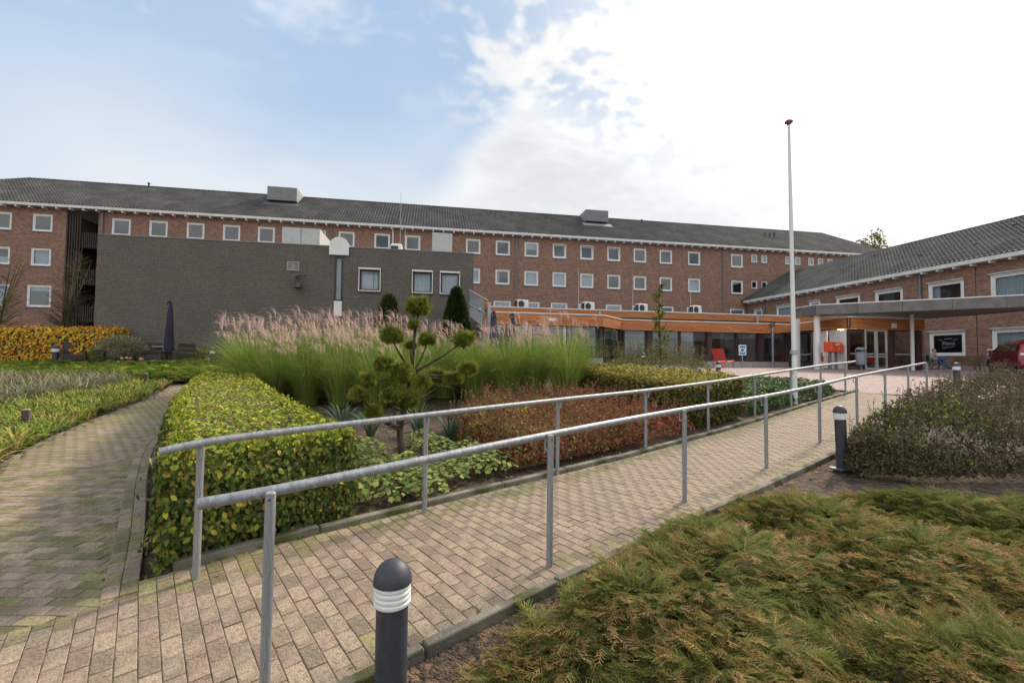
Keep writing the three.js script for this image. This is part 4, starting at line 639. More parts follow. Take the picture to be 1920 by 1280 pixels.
// bench under the lettered window
{ const t = thing('wooden_bench', 'weathered wooden bench under the black lettered window', 'bench', [33.2, 1.1, -22.9], -Math.PI / 2), w = mat(lin(0.17, 0.13, 0.075), 0.85, { map: rep(woodTex, 1.2, 0.3) }); for (let k = 0; k < 4; k++) part('seat_slat', rbox(1.5, 0.03, 0.09, 0.006, 0, 0.43, 0.05 + k * 0.105), w, t); for (let k = 0; k < 3; k++) part('back_slat', rbox(1.5, 0.09, 0.025, 0.006, 0, 0.56 + k * 0.13, -0.04 - k * 0.02), w, t); for (const x of [-0.6, 0.6]) { part('leg', rbox(0.06, 0.42, 0.06, 0.008, x, 0.21, 0.36), w, t); part('leg', rbox(0.06, 0.85, 0.06, 0.008, x, 0.425, -0.02), w, t); part('armrest', rbox(0.06, 0.03, 0.45, 0.008, x, 0.62, 0.17), w, t); } }
// wheelchair with the seated person, seen from their side: they face +z (toward the right edge)
const seatAt = [32.2, 1.1, -24.15];
{
  const t = thing('wheelchair', 'dark wheelchair carrying the seated person under the window', 'wheelchair', seatAt, 0.12), k = darkMetal;
  for (const s of [-1, 1]) { const w = sub('wheel', t, [s * 0.29, 0.3, -0.12]); part('tyre', new THREE.TorusGeometry(0.285, 0.022, 8, 28).rotateY(Math.PI / 2), k, w); part('rim', new THREE.TorusGeometry(0.255, 0.01, 6, 28).rotateY(Math.PI / 2), galvBright, w); part('hub', cyl(0.04, 0.04, 0.06, 12, 0, -0.03).rotateZ(Math.PI / 2), galvBright, w); for (let i = 0; i < 12; i++) part('spoke', bar(V3(0, 0, 0), V3(0, 0.255 * Math.cos(i * Math.PI / 6), 0.255 * Math.sin(i * Math.PI / 6)), 0.003, 5), galvBright, w); part('caster', [new THREE.TorusGeometry(0.07, 0.02, 6, 16).rotateY(Math.PI / 2)], k, t, [s * 0.26, 0.09, 0.42]); part('armrest', rbox(0.05, 0.03, 0.4, 0.01, s * 0.27, 0.7, 0.05), k, t); part('side_frame', [bar(V3(s * 0.26, 0.1, 0.42), V3(s * 0.26, 0.68, 0.3), 0.015, 8), bar(V3(s * 0.26, 0.45, -0.25), V3(s * 0.26, 0.95, -0.33), 0.015, 8), bar(V3(s * 0.26, 0.45, -0.25), V3(s * 0.26, 0.45, 0.36), 0.015, 8), bar(V3(s * 0.26, 0.95, -0.33), V3(s * 0.26, 0.96, -0.46), 0.018, 8)], galvBright, t); }
  part('seat', rbox(0.48, 0.05, 0.45, 0.02, 0, 0.45, 0.05), k, t); const b = part('backrest', rbox(0.48, 0.5, 0.04, 0.02, 0, 0.72, -0.25), k, t); b.rotation.x = -0.12;
}
{ // the person: one continuous body
  const t = thing('person', 'person in patterned top and blue jeans seated in a wheelchair, legs stretched', 'person', seatAt, 0.12);
  const J = [];                                     // bones: a, ra, b, rb, colour index
  const bone = (a, ra, b, rb, c) => J.push([V3(...a), ra, V3(...b), rb, c]);
  bone([0, 0.56, -0.02], 0.15, [0, 0.78, -0.05], 0.15, 1); bone([0, 0.78, -0.05], 0.15, [0, 0.96, -0.02], 0.14, 1); bone([-0.15, 0.98, -0.01], 0.065, [0.15, 0.98, -0.01], 0.065, 1); bone([0, 1.0, 0], 0.055, [0, 1.12, 0.04], 0.05, 0);
  bone([0, 1.2, 0.06], 0.092, [0, 1.26, 0.05], 0.095, 0); bone([0, 1.15, 0.11], 0.05, [0, 1.19, 0.12], 0.06, 0); bone([0, 1.2, 0.155], 0.014, [0, 1.185, 0.168], 0.016, 0);
  for (const s of [-1, 1]) {
    bone([s * 0.17, 0.97, 0], 0.06, [s * 0.24, 0.74, 0.06], 0.047, 1); bone([s * 0.24, 0.74, 0.06], 0.045, [s * 0.13, 0.68, 0.3], 0.033, 0); bone([s * 0.13, 0.68, 0.3], 0.032, [s * 0.09, 0.68, 0.38], 0.026, 0);
    bone([s * 0.09, 0.54, 0.0], 0.1, [s * 0.12, 0.53, 0.42], 0.075, 2); bone([s * 0.12, 0.53, 0.42], 0.07, [s * 0.13, 0.14, 0.82], 0.045, 2); bone([s * 0.13, 0.09, 0.84], 0.045, [s * 0.14, 0.1, 1.02], 0.035, 3);
    for (let f = 0; f < 4; f++) bone([s * (0.065 + f * 0.016), 0.68, 0.39], 0.009, [s * (0.055 + f * 0.016), 0.665, 0.45 - 0.012 * Math.abs(f - 1)], 0.008, 0); bone([s * 0.06, 0.7, 0.36], 0.011, [s * 0.035, 0.7, 0.4], 0.009, 0);
  }
  const n = 96, mc = new MarchingCubes(n, new THREE.MeshBasicMaterial(), false, true, 200000); mc.isolation = 0; const S = 0.75, cy = 0.7, cz = 0.35, q = V3(), ab = V3();
  const near = (p) => { let d = 1e9, best = 0, col = 0; for (const [a, ra, b, rb, c] of J) { ab.copy(b).sub(a); const u = clamp(q.copy(p).sub(a).dot(ab) / ab.lengthSq()), e = q.copy(a).addScaledVector(ab, u).distanceTo(p) - mix(ra, rb, u); if (e < best + 1e9 && e < (near.m ?? 1e9)) { near.m = e; col = c; } const k = 0.025, h = clamp(0.5 + 0.5 * (e - d) / k); d = mix(e, d, h) - k * h * (1 - h); } near.m = 1e9; return [d, col]; };
  const p = V3(); for (let z = 0; z < n; z++) for (let y = 0; y < n; y++) for (let x = 0; x < n; x++) { p.set((x / n * 2 - 1) * S, (y / n * 2 - 1) * S + cy, (z / n * 2 - 1) * S + cz); mc.field[x + y * n + z * n * n] = -near(p)[0]; }
  mc.update(); const cnt = mc.count, pos = new Float32Array(cnt * 3), col = new Float32Array(cnt * 3), nor = mc.normalArray.slice(0, cnt * 3);
  const C = [[0.45, 0.27, 0.20], [0.30, 0.27, 0.24], [0.055, 0.085, 0.13], [0.02, 0.02, 0.022]];
  for (let i = 0; i < cnt; i++) { p.set(mc.positionArray[3 * i] * S, mc.positionArray[3 * i + 1] * S + cy, mc.positionArray[3 * i + 2] * S + cz); pos.set([p.x, p.y, p.z], 3 * i); const c = C[near(p)[1]].slice(); if (near(p)[1] === 1) { const m = 0.7 + 0.7 * NZ.one(p.x * 22 + 90, p.y * 22 + p.z * 17, 4096); c[0] *= m; c[1] *= m; c[2] *= m; } col.set(c, 3 * i); }
  const g = new THREE.BufferGeometry(); g.setAttribute('position', new THREE.BufferAttribute(pos, 3)); g.setAttribute('normal', new THREE.BufferAttribute(nor, 3)); g.setAttribute('color', new THREE.BufferAttribute(col, 3));
  part('body', g, mat(0xffffff, 0.85, { vertexColors: true }), t);
  part('hair', new THREE.SphereGeometry(0.108, 20, 14, 0, Math.PI * 2, 0, Math.PI * 0.58).rotateX(-0.5).translate(0, 1.252, 0.04), mat(lin(0.16, 0.10, 0.07), 0.8), t);
  for (const s of [-1, 1]) { part('eye', new THREE.SphereGeometry(0.012, 8, 6).translate(s * 0.034, 1.225, 0.143), darkMetal, t); part('ear', new THREE.SphereGeometry(0.022, 8, 6).scale(0.5, 1.2, 0.8).translate(s * 0.098, 1.21, 0.055), mat(lin(0.45, 0.27, 0.20), 0.8), t); }
  part('mouth', rbox(0.045, 0.01, 0.01, 0.003, 0, 1.148, 0.163), mat(lin(0.3, 0.09, 0.08), 0.7), t);
}
tag(part('blue_bag', [rbox(0.42, 0.14, 0.3, 0.05, 0, 0.07, 0), rbox(0.12, 0.05, 0.05, 0.02, 0, 0.16, 0)], mat(lin(0.02, 0.10, 0.36), 0.6), scene, [seatAt[0] + 0.05, seatAt[1] + 0.61, seatAt[2] + 0.5]), 'bright blue bag on the lap of the seated person', 'bag');
function bicycle(x, z, turn, label) {
  const t = thing('bicycle', label, 'bicycle', [x, 1.1, z], turn, 'bicycles beside the entrance'), k = darkMetal;
  for (const wx of [-0.52, 0.52]) { const w = sub('wheel', t, [wx, 0.34, 0]); part('tyre', new THREE.TorusGeometry(0.32, 0.022, 8, 30), k, w); part('rim', new THREE.TorusGeometry(0.293, 0.01, 6, 30), galvBright, w); for (let i = 0; i < 12; i++) part('spoke', bar(V3(0, 0, 0), V3(0.29 * Math.cos(i * Math.PI / 6), 0.29 * Math.sin(i * Math.PI / 6), 0), 0.003, 5), galvBright, w); }
  part('frame', [bar(V3(-0.52, 0.34, 0), V3(-0.12, 0.3, 0), 0.014, 8), bar(V3(-0.12, 0.3, 0), V3(-0.24, 0.82, 0), 0.018, 8), bar(V3(-0.12, 0.3, 0), V3(0.36, 0.72, 0), 0.02, 8), bar(V3(-0.22, 0.74, 0), V3(0.35, 0.8, 0), 0.018, 8), bar(V3(-0.52, 0.34, 0), V3(-0.22, 0.74, 0), 0.012, 8), bar(V3(0.33, 0.9, 0), V3(0.52, 0.34, 0), 0.016, 8)], k, t);
  part('handlebar', [bar(V3(0.33, 0.9, 0), V3(0.31, 1.05, 0), 0.014, 8), limb([V3(0.15, 1.06, -0.28), V3(0.3, 1.08, -0.2), V3(0.32, 1.06, 0), V3(0.3, 1.08, 0.2), V3(0.15, 1.06, 0.28)], [0.013, 0.013], 8)], k, t); part('saddle', rbox(0.26, 0.06, 0.16, 0.028, -0.26, 0.88, 0), k, t); part('carrier', rbox(0.4, 0.02, 0.14, 0.006, -0.6, 0.72, 0), k, t); part('pedal', rbox(0.09, 0.025, 0.2, 0.008, -0.1, 0.26, 0), k, t); part('mudguard', new THREE.TorusGeometry(0.36, 0.02, 6, 16, Math.PI * 0.8).translate(-0.52, 0.34, 0), mat(lin(0.2, 0.45, 0.05), 0.5), t);
}
bicycle(31.9, -25.9, 0.9, 'black bicycle parked nearest the entrance doors'); bicycle(32.4, -25.3, 1.2, 'black bicycle parked right behind the wheelchair');
console.log('forecourt');
// ---------- the red car ----------
{
  const h = V3(0.653, 0, -0.757).normalize(), t = thing('parked_car', 'dark red compact people carrier parked by the wing wall', 'car', [28.5, 1.06, -17.3], Math.atan2(-h.z, h.x));   // +x is forward
  const paint = new THREE.MeshPhysicalMaterial({ color: lin(0.20, 0.014, 0.026), roughness: 0.32, metalness: 0.15, clearcoat: 0.8, clearcoatRoughness: 0.06, side: THREE.DoubleSide }), tint = new THREE.MeshPhysicalMaterial({ color: lin(0.02, 0.03, 0.035), roughness: 0.06 }), rubber = mat(lin(0.018, 0.018, 0.018), 0.85);
  // lofted body: stations along x, each a half-section of [z, y]
  const prof = [[-2.0, 0.42, 0.80, 0.95, 1.0, 0.70], [-1.97, 0.28, 0.84, 0.98, 1.42, 0.62], [-1.85, 0.26, 0.85, 0.99, 1.58, 0.60], [-1.3, 0.25, 0.86, 0.97, 1.62, 0.60], [-0.4, 0.25, 0.86, 0.95, 1.63, 0.60], [0.3, 0.25, 0.86, 0.94, 1.57, 0.58], [0.85, 0.25, 0.86, 0.95, 1.28, 0.66], [1.2, 0.26, 0.85, 0.96, 1.04, 0.74], [1.7, 0.3, 0.82, 0.86, 0.93, 0.72], [1.98, 0.36, 0.72, 0.72, 0.76, 0.62], [2.05, 0.45, 0.6, 0.6, 0.62, 0.5]];
  const sec = ([x, y0, w, ym, y1, wt]) => [[0, y0], [w * 0.9, y0], [w, y0 + 0.12], [w * 1.01, mix(y0, ym, 0.6)], [w * 0.985, ym], [mix(w, wt, 0.55), mix(ym, y1, 0.6)], [wt, y1 - 0.045], [wt * 0.86, y1], [0, y1 + 0.025]].map(([z, y]) => [x, y, z]);
  const pos = [], idx = [], M = 9; for (const p of prof) { const s = sec(p); for (const q of s) pos.push(...q); for (const [x, y, z] of [...s].reverse().slice(1, -1)) pos.push(x, y, -z); } const K = M + M - 2;
  for (let i = 0; i < prof.length - 1; i++) for (let j = 0; j < K; j++) { const a = i * K + j, b = i * K + (j + 1) % K, c = a + K, d = b + K; idx.push(a, b, c, b, d, c); } for (const [o, f] of [[0, 1], [(prof.length - 1) * K, -1]]) for (let j = 1; j < K - 1; j++) idx.push(...(f > 0 ? [o, o + j + 1, o + j] : [o, o + j, o + j + 1]));
  const g = new THREE.BufferGeometry(); g.setAttribute('position', new THREE.Float32BufferAttribute(pos, 3)); g.setIndex(idx); g.computeVertexNormals(); part('body', g, paint, t);
  const quad = (P, o) => { const gg = new THREE.BufferGeometry().setFromPoints([P[0], P[1], P[2], P[0], P[2], P[3]]); gg.computeVertexNormals(); return gg; };
  for (const s of [-1, 1]) {
    const Z = (y, w, wt, ym, y1) => s * (mix(w * 0.985, mix(w, wt, 0.55), clamp((y - ym) / (0.6 * (y1 - ym)))) + 0.012);
    for (const [x0, x1, xt0, xt1] of [[-1.75, -1.12, -1.72, -1.15], [-1.05, -0.12, -1.06, -0.16], [-0.05, 0.95, -0.09, 0.42]]) part('side_window', quad([V3(x0, 1.02, s * 0.862), V3(x1, 1.02, s * 0.862), V3(xt1, 1.4, s * 0.735), V3(xt0, 1.4, s * 0.735)]), tint, t);
    for (const x of [-1.22, 1.28]) { const w = sub('wheel', t, [x, 0.31, s * 0.76]); part('tyre', new THREE.TorusGeometry(0.235, 0.085, 12, 28), rubber, w); part('rim', [cyl(0.19, 0.19, 0.1, 24, 0, -0.05).rotateX(Math.PI / 2), ...[0, 1, 2, 3, 4].map((k) => rbox(0.05, 0.17, 0.04, 0.01, 0, 0.1, s * 0.06).rotateZ(k * 1.2566))], galvBright, w); part('arch', new THREE.TorusGeometry(0.345, 0.03, 8, 20, Math.PI).translate(x, 0.32, s * 0.845), darkMetal, t); }
    part('tail_light', rbox(0.08, 0.42, 0.14, 0.03, -1.94, 1.14, s * 0.7), mat(lin(0.4, 0.01, 0.015), 0.2), t); part('lamp_lens', rbox(0.07, 0.12, 0.16, 0.03, -1.975, 0.9, s * 0.7), mat(lin(0.75, 0.7, 0.68), 0.2), t); part('headlight', rbox(0.12, 0.14, 0.28, 0.05, 1.86, 0.76, s * 0.55), mat(lin(0.6, 0.62, 0.65), 0.15), t); part('door_handle', rbox(0.16, 0.03, 0.03, 0.01, -0.75, 0.9, s * 0.875), paint, t); part('mirror', rbox(0.12, 0.14, 0.2, 0.04, 0.72, 1.06, s * 0.97), paint, t);
  }
  part('rear_window', quad([V3(-2.015, 1.03, -0.66), V3(-2.015, 1.03, 0.66), V3(-1.982, 1.40, 0.56), V3(-1.982, 1.40, -0.56)]), new THREE.MeshPhysicalMaterial({ color: lin(0.05, 0.08, 0.1), roughness: 0.03, clearcoat: 1 }), t); part('windscreen', quad([V3(1.13, 1.12, -0.62), V3(1.13, 1.12, 0.62), V3(0.42, 1.56, 0.5), V3(0.42, 1.56, -0.5)]), tint, t);
  part('bumper', rbox(0.14, 0.26, 1.62, 0.06, -1.99, 0.5, 0), paint, t); part('bumper', rbox(0.14, 0.2, 1.5, 0.06, 2.0, 0.42, 0), darkMetal, t); part('number_plate', rbox(0.012, 0.11, 0.5, 0.004, -2.03, 0.78, 0), mat(lin(0.7, 0.5, 0.05), 0.5), t); part('under_tray', box(-1.9, 1.9, 0.2, 0.3, -0.7, 0.7), rubber, t);
}
// ---------- terrace: wicker furniture, parasols ----------
const wickerTex = pix(256, 256, (u, v) => { const a = Math.sin(u * Math.PI * 24) * (Math.floor(v * 24) % 2 ? 1 : -1), k = 0.7 + 0.25 * a + 0.3 * (NB.fbm(u * 10, v * 10, 10, 3) - 0.5); return [k, k * 0.95, k * 0.92]; });
const wicker = mat(lin(0.11, 0.095, 0.088), 0.8, { map: rep(wickerTex, 0.5) });
[[-17.1, -25.5, 0.6, 'wicker armchair before the orange hedge, nearest the left edge'], [-15.55, -25.3, -0.5, 'wicker armchair left of the flowering shrub'], [-13.6, -25.2, 0.4, 'wicker armchair right of the flowering shrub, at the table'], [-12.6, -25.9, -2.2, 'wicker armchair beside the closed parasol']].forEach(([x, z, a, l]) => { const t = thing('wicker_armchair', l, 'chair', [x, 1.0, z], a, 'wicker armchairs on the terrace'); part('seat', rbox(0.8, 0.3, 0.75, 0.03, 0, 0.32, 0), wicker, t); const b = part('backrest', rbox(0.8, 0.7, 0.1, 0.03, 0, 0.8, -0.36), wicker, t); b.rotation.x = -0.14; for (const s of [-1, 1]) { part('armrest', rbox(0.12, 0.62, 0.78, 0.03, s * 0.4, 0.38, 0), wicker, t); for (const q of [-1, 1]) part('foot', cyl(0.03, 0.03, 0.18, 8, s * 0.36, 0, q * 0.32), darkMetal, t); } });
{ const t = thing('terrace_table', 'low dark table with pale top on the terrace', 'table', [-13.9, 1.0, -26.0]); part('top', rbox(1.7, 0.05, 0.8, 0.012, 0, 0.9, 0), paleMetal, t); for (const sx of [-1, 1]) for (const sz of [-1, 1]) part('leg', rbox(0.07, 0.87, 0.07, 0.01, sx * 0.75, 0.435, sz * 0.33), darkMetal, t); }
function parasol(x, z, h, label, r = 0.24, col = lin(0.028, 0.024, 0.042)) {
  const t = thing('closed_parasol', label, 'parasol', [x, x < 0 ? 1.0 : G(x, z), z], 0, 'closed parasols'), m = mat(col, 0.85), pos = [], idx = [], n = 48, rows = 12;
  for (let i = 0; i <= rows; i++) { const k = i / rows, y = mix(0.62, h - 0.06, k), rr = (0.05 + (r - 0.05) * Math.pow(1 - k, 0.55) * (0.72 + 0.28 * sstep(0, 0.12, k))); for (let j = 0; j < n; j++) { const a = j / n * Math.PI * 2, f = 1 + 0.22 * Math.cos(a * 8) * (1 - 0.5 * k); pos.push(rr * f * Math.cos(a), y + (i === 0 ? 0.06 * Math.cos(a * 8) : 0), rr * f * Math.sin(a)); } }
  for (let i = 0; i < rows; i++) for (let j = 0; j < n; j++) { const a = i * n + j, b = i * n + (j + 1) % n; idx.push(a, a + n, b, b, a + n, b + n); } const g = new THREE.BufferGeometry(); g.setAttribute('position', new THREE.Float32BufferAttribute(pos, 3)); g.setIndex(idx); g.computeVertexNormals(); part('canopy', g, m, t);
  part('pole', cyl(0.03, 0.03, h + 0.02, 12), darkMetal, t); part('crook', limb([V3(0.02, h - 0.1, 0), V3(-0.02, h + 0.04, 0), V3(-0.12, h - 0.04, 0), V3(-0.16, h - 0.16, 0)], [0.06, 0.05, 0.02], 8), m, t); part('base', rbox(0.6, 0.07, 0.6, 0.02, 0, 0.07, 0), concrete, t); part('tie', new THREE.TorusGeometry(r * 0.9, 0.015, 6, 24).rotateX(Math.PI / 2).translate(0, h * 0.5, 0), m, t);
}
parasol(-12.95, -25.5, 3.15, 'tall closed dark parasol before the grey brick wall', 0.2); parasol(3.15, -22.6, 2.85, 'closed navy parasol nearest the grey block corner', 0.28, lin(0.018, 0.02, 0.06)); parasol(4.1, -22.6, 2.75, 'closed navy parasol before the orange fascia', 0.26, lin(0.018, 0.02, 0.06));
[[-11.6, -23.3, 0.5, 'pale wooden stake beneath the closed parasol'], [-10.2, -23.4, 0.6, 'pale wooden stake beside the wall bollard'], [-8.9, -16.3, 0.5, 'dark wooden stake where the garden path narrows'], [-6.9, -9.3, 0.45, 'dark wooden stake among the strap leaves near the path']].forEach(([x, z, h, l], i) => { const t = thing('wooden_stake', l, 'stake', [x, G(x, z) - 0.1, z], 0.3, 'wooden stakes'); part('post', rbox(0.1, h + 0.1, 0.1, 0.012, 0, (h + 0.1) / 2, 0), mat(i < 2 ? lin(0.42, 0.33, 0.22) : lin(0.11, 0.09, 0.075), 0.95, { map: rep(woodTex, 0.4, 0.2) }), t); part('cut_top', rbox(0.085, 0.012, 0.085, 0.004, 0, h + 0.105, 0), mat(lin(0.45, 0.36, 0.25), 0.95), t); });
console.log('terrace');
// ---------- planting ----------
const shades = (list, rand, v = 0.25) => { const c = list[Math.floor(rand() * list.length)], k = 1 + v * (rand() - 0.5) * 2; return lin(c[0] * k, c[1] * k, c[2] * k); };
const leafA = leafGeo(0.62, 0.25, 0.15), leafB = leafGeo(0.36, 0.3, 0.2), leafC = leafGeo(0.5, 0.15, 0.3);
const outward = (n, rand, spread = 0.9) => { const d = V3(n.x + (rand() - 0.5) * spread * 2, n.y + (rand() - 0.5) * spread * 2, n.z + (rand() - 0.5) * spread * 2).normalize(), roll = new THREE.Quaternion().setFromAxisAngle(V3(0, 0, 1), rand() * 6.28); return new THREE.Quaternion().setFromUnitVectors(V3(0, 0, 1), d).multiply(roll); };
// leaves hang: the blade's face points outward, the tip downward and out
const hang = (n, rand, spread = 0.5) => { const face = V3(n.x + (rand() - 0.5) * spread * 2, n.y + 0.35 + (rand() - 0.5) * spread, n.z + (rand() - 0.5) * spread * 2).normalize(), tip = V3((rand() - 0.5) * 1.4, -0.55 + (rand() - 0.5) * 0.8, (rand() - 0.5) * 1.4); tip.addScaledVector(face, -tip.dot(face)).normalize(); const x = new THREE.Vector3().crossVectors(face, tip); return new THREE.Quaternion().setFromRotationMatrix(new THREE.Matrix4().makeBasis(x, face, tip)); };
// a clipped hedge over a plan polygon
function hedge(name, label, P, h, count, size, topTones, sideTones, seed, own = 0, weight = () => 1) {
  const rand = rng(seed), t = thing(name, label, 'hedge'), rows = [];
  const inner = P.map(([x, z], i) => { const a = P[(i + P.length - 1) % P.length], b = P[(i + 1) % P.length], tx = b[0] - a[0], tz = b[1] - a[1], l = Math.hypot(tx, tz); let nx = -tz / l, nz = tx / l; if (!inPoly(x + nx * 0.05, z + nz * 0.05, P)) { nx = -nx; nz = -nz; } return [x + nx * 0.17, z + nz * 0.17]; });
  const cp = [], ci = [], m = inner.length; inner.forEach(([x, z]) => cp.push(x, G(x, z) + 0.1, z)); inner.forEach(([x, z]) => cp.push(x, G(x, z) + h - 0.16, z));
  for (let i = 0; i < m; i++) { const j = (i + 1) % m; ci.push(i, j, i + m, j, j + m, i + m); } THREE.ShapeUtils.triangulateShape(inner.map(([x, z]) => new THREE.Vector2(x, z)), []).forEach((f) => ci.push(...f.map((k) => k + m)));
  const core = new THREE.BufferGeometry(); core.setAttribute('position', new THREE.Float32BufferAttribute(cp, 3)); core.setIndex(ci); part('branch_core', core.toNonIndexed(), twigMat, t).geometry.computeVertexNormals();
  const [x0, x1, z0, z1] = bounds(P); let per = 0; const segs = P.map((p, i) => { const q = P[(i + 1) % P.length], l = Math.hypot(q[0] - p[0], q[1] - p[1]); per += l; return [p, q, l]; });
  let area = 0; P.forEach((p, i) => { const q = P[(i + 1) % P.length]; area += p[0] * q[1] - q[0] * p[1]; }); area = Math.abs(area / 2);
  const topShare = area / (area + per * h * 0.9); let guard = count * 8;
  while (rows.length < count && guard--) {
    let p, n, tones, y; const wob = (x, z) => 0.085 * (NZ.fbm(x * 2.2 + 70, z * 2.2 + 70, 4096, 3) - 0.5);
    if (rand() < topShare) { const x = mix(x0, x1, rand()), z = mix(z0, z1, rand()); if (!inPoly(x, z, P)) continue; y = G(x, z) + h - 0.13 + 0.16 * rand() + wob(x, z) * 2 + (rand() < 0.04 ? 0.08 * rand() : 0) - 0.11 * sstep(0.2, 0, edgeDist(x, z, P)); p = V3(x, y, z); n = V3(0, 1, 0); tones = topTones; }
    else {
      let r = rand() * per, k = 0; while (r > segs[k][2]) r -= segs[k++][2]; const [a, b, l] = segs[k], f = r / l, x = mix(a[0], b[0], f), z = mix(a[1], b[1], f); let nx = -(b[1] - a[1]) / l, nz = (b[0] - a[0]) / l; if (inPoly(x + nx * 0.05, z + nz * 0.05, P)) { nx = -nx; nz = -nz; }
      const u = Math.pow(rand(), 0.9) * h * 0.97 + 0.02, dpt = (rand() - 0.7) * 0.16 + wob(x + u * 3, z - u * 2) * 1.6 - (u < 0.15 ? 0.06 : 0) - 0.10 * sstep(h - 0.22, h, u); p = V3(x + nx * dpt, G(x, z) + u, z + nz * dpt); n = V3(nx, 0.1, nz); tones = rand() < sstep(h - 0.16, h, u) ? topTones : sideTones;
    }
    if (rand() > weight(p)) continue; const s = size * (0.45 + 1.0 * rand());
    rows.push([p, hang(n, rand, n.y > 0.5 ? 0.8 : 0.55), V3(s, s, s), shades(tones, rand, 0.25)]);
  }
  if (own) {
    const eye = camera.position; rows.sort((a, b) => a[0].distanceTo(eye) / a[2].x - b[0].distanceTo(eye) / b[2].x); const vis = rows.filter((r) => inView(r[0], 0.97) && Math.max(0, 1) && r[0].z > -4.8).slice(0, own), set = new Set(vis), mats = [...topTones, ...sideTones].map((c) => leafy(0.5)); mats.forEach((m, i) => m.color.setRGB(...[...topTones, ...sideTones][i]));
    vis.forEach((r, i) => { const m = part('leaf', leafA, mats[Math.floor(rand() * mats.length)], t); m.position.copy(r[0]); m.quaternion.copy(r[1]); m.scale.copy(r[2]); });
    swarm('foliage', leafA, leafMat, rows.filter((r) => !set.has(r)), t);
  } else swarm('foliage', leafA, leafMat, rows, t);
  return t;
}
const HP = [[-1.86, -3.62], [-2.6, -5.15], [-3.58, -7.1], [-4.48, -9.2], [-5.3, -11.4], [-5.9, -13.2], [-4.7, -13.2], [-3.7, -10.9], [-2.5, -8.3], [-1.5, -6.2], [-0.66, -4.38], [-1.25, -4.02]];
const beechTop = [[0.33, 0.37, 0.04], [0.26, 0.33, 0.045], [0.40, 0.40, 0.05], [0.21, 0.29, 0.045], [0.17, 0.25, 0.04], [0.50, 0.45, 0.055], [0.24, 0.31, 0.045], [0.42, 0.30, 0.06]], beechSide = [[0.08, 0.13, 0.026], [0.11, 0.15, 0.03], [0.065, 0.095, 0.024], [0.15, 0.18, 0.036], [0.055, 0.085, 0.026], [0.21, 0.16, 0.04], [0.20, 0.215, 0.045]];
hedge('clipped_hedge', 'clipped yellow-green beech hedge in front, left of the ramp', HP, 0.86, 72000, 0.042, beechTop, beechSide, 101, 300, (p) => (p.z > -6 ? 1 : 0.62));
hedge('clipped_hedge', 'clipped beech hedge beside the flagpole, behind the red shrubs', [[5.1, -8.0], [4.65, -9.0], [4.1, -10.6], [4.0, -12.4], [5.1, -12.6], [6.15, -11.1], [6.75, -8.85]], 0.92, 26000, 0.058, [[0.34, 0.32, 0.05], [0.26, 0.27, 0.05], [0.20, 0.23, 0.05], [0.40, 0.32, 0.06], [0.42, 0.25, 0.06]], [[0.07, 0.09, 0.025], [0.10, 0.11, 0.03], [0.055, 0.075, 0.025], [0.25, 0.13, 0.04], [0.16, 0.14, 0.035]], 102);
hedge('clipped_hedge', 'autumn orange and yellow beech hedge at the left edge', [[-34, -26.6], [-15.6, -25.75], [-15.6, -26.9], [-34, -28]], 2.1, 20000, 0.13, [[0.66, 0.30, 0.04], [0.70, 0.42, 0.05], [0.52, 0.19, 0.03], [0.58, 0.45, 0.05]], [[0.70, 0.38, 0.035], [0.62, 0.27, 0.03], [0.74, 0.48, 0.05], [0.50, 0.18, 0.03], [0.55, 0.46, 0.05], [0.42, 0.38, 0.05], [0.68, 0.44, 0.05]], 103);
hedge('low_hedge', 'low yellowing hedge along the foot of the grey wall', [[-13.4, -26.1], [-7.0, -25.9], [-7.0, -26.8], [-13.4, -26.9]], 0.95, 3500, 0.15, [[0.36, 0.30, 0.08], [0.28, 0.28, 0.08], [0.20, 0.22, 0.07]], [[0.30, 0.24, 0.08], [0.20, 0.17, 0.06], [0.22, 0.11, 0.05], [0.14, 0.08, 0.04]], 104);
console.log('hedges');

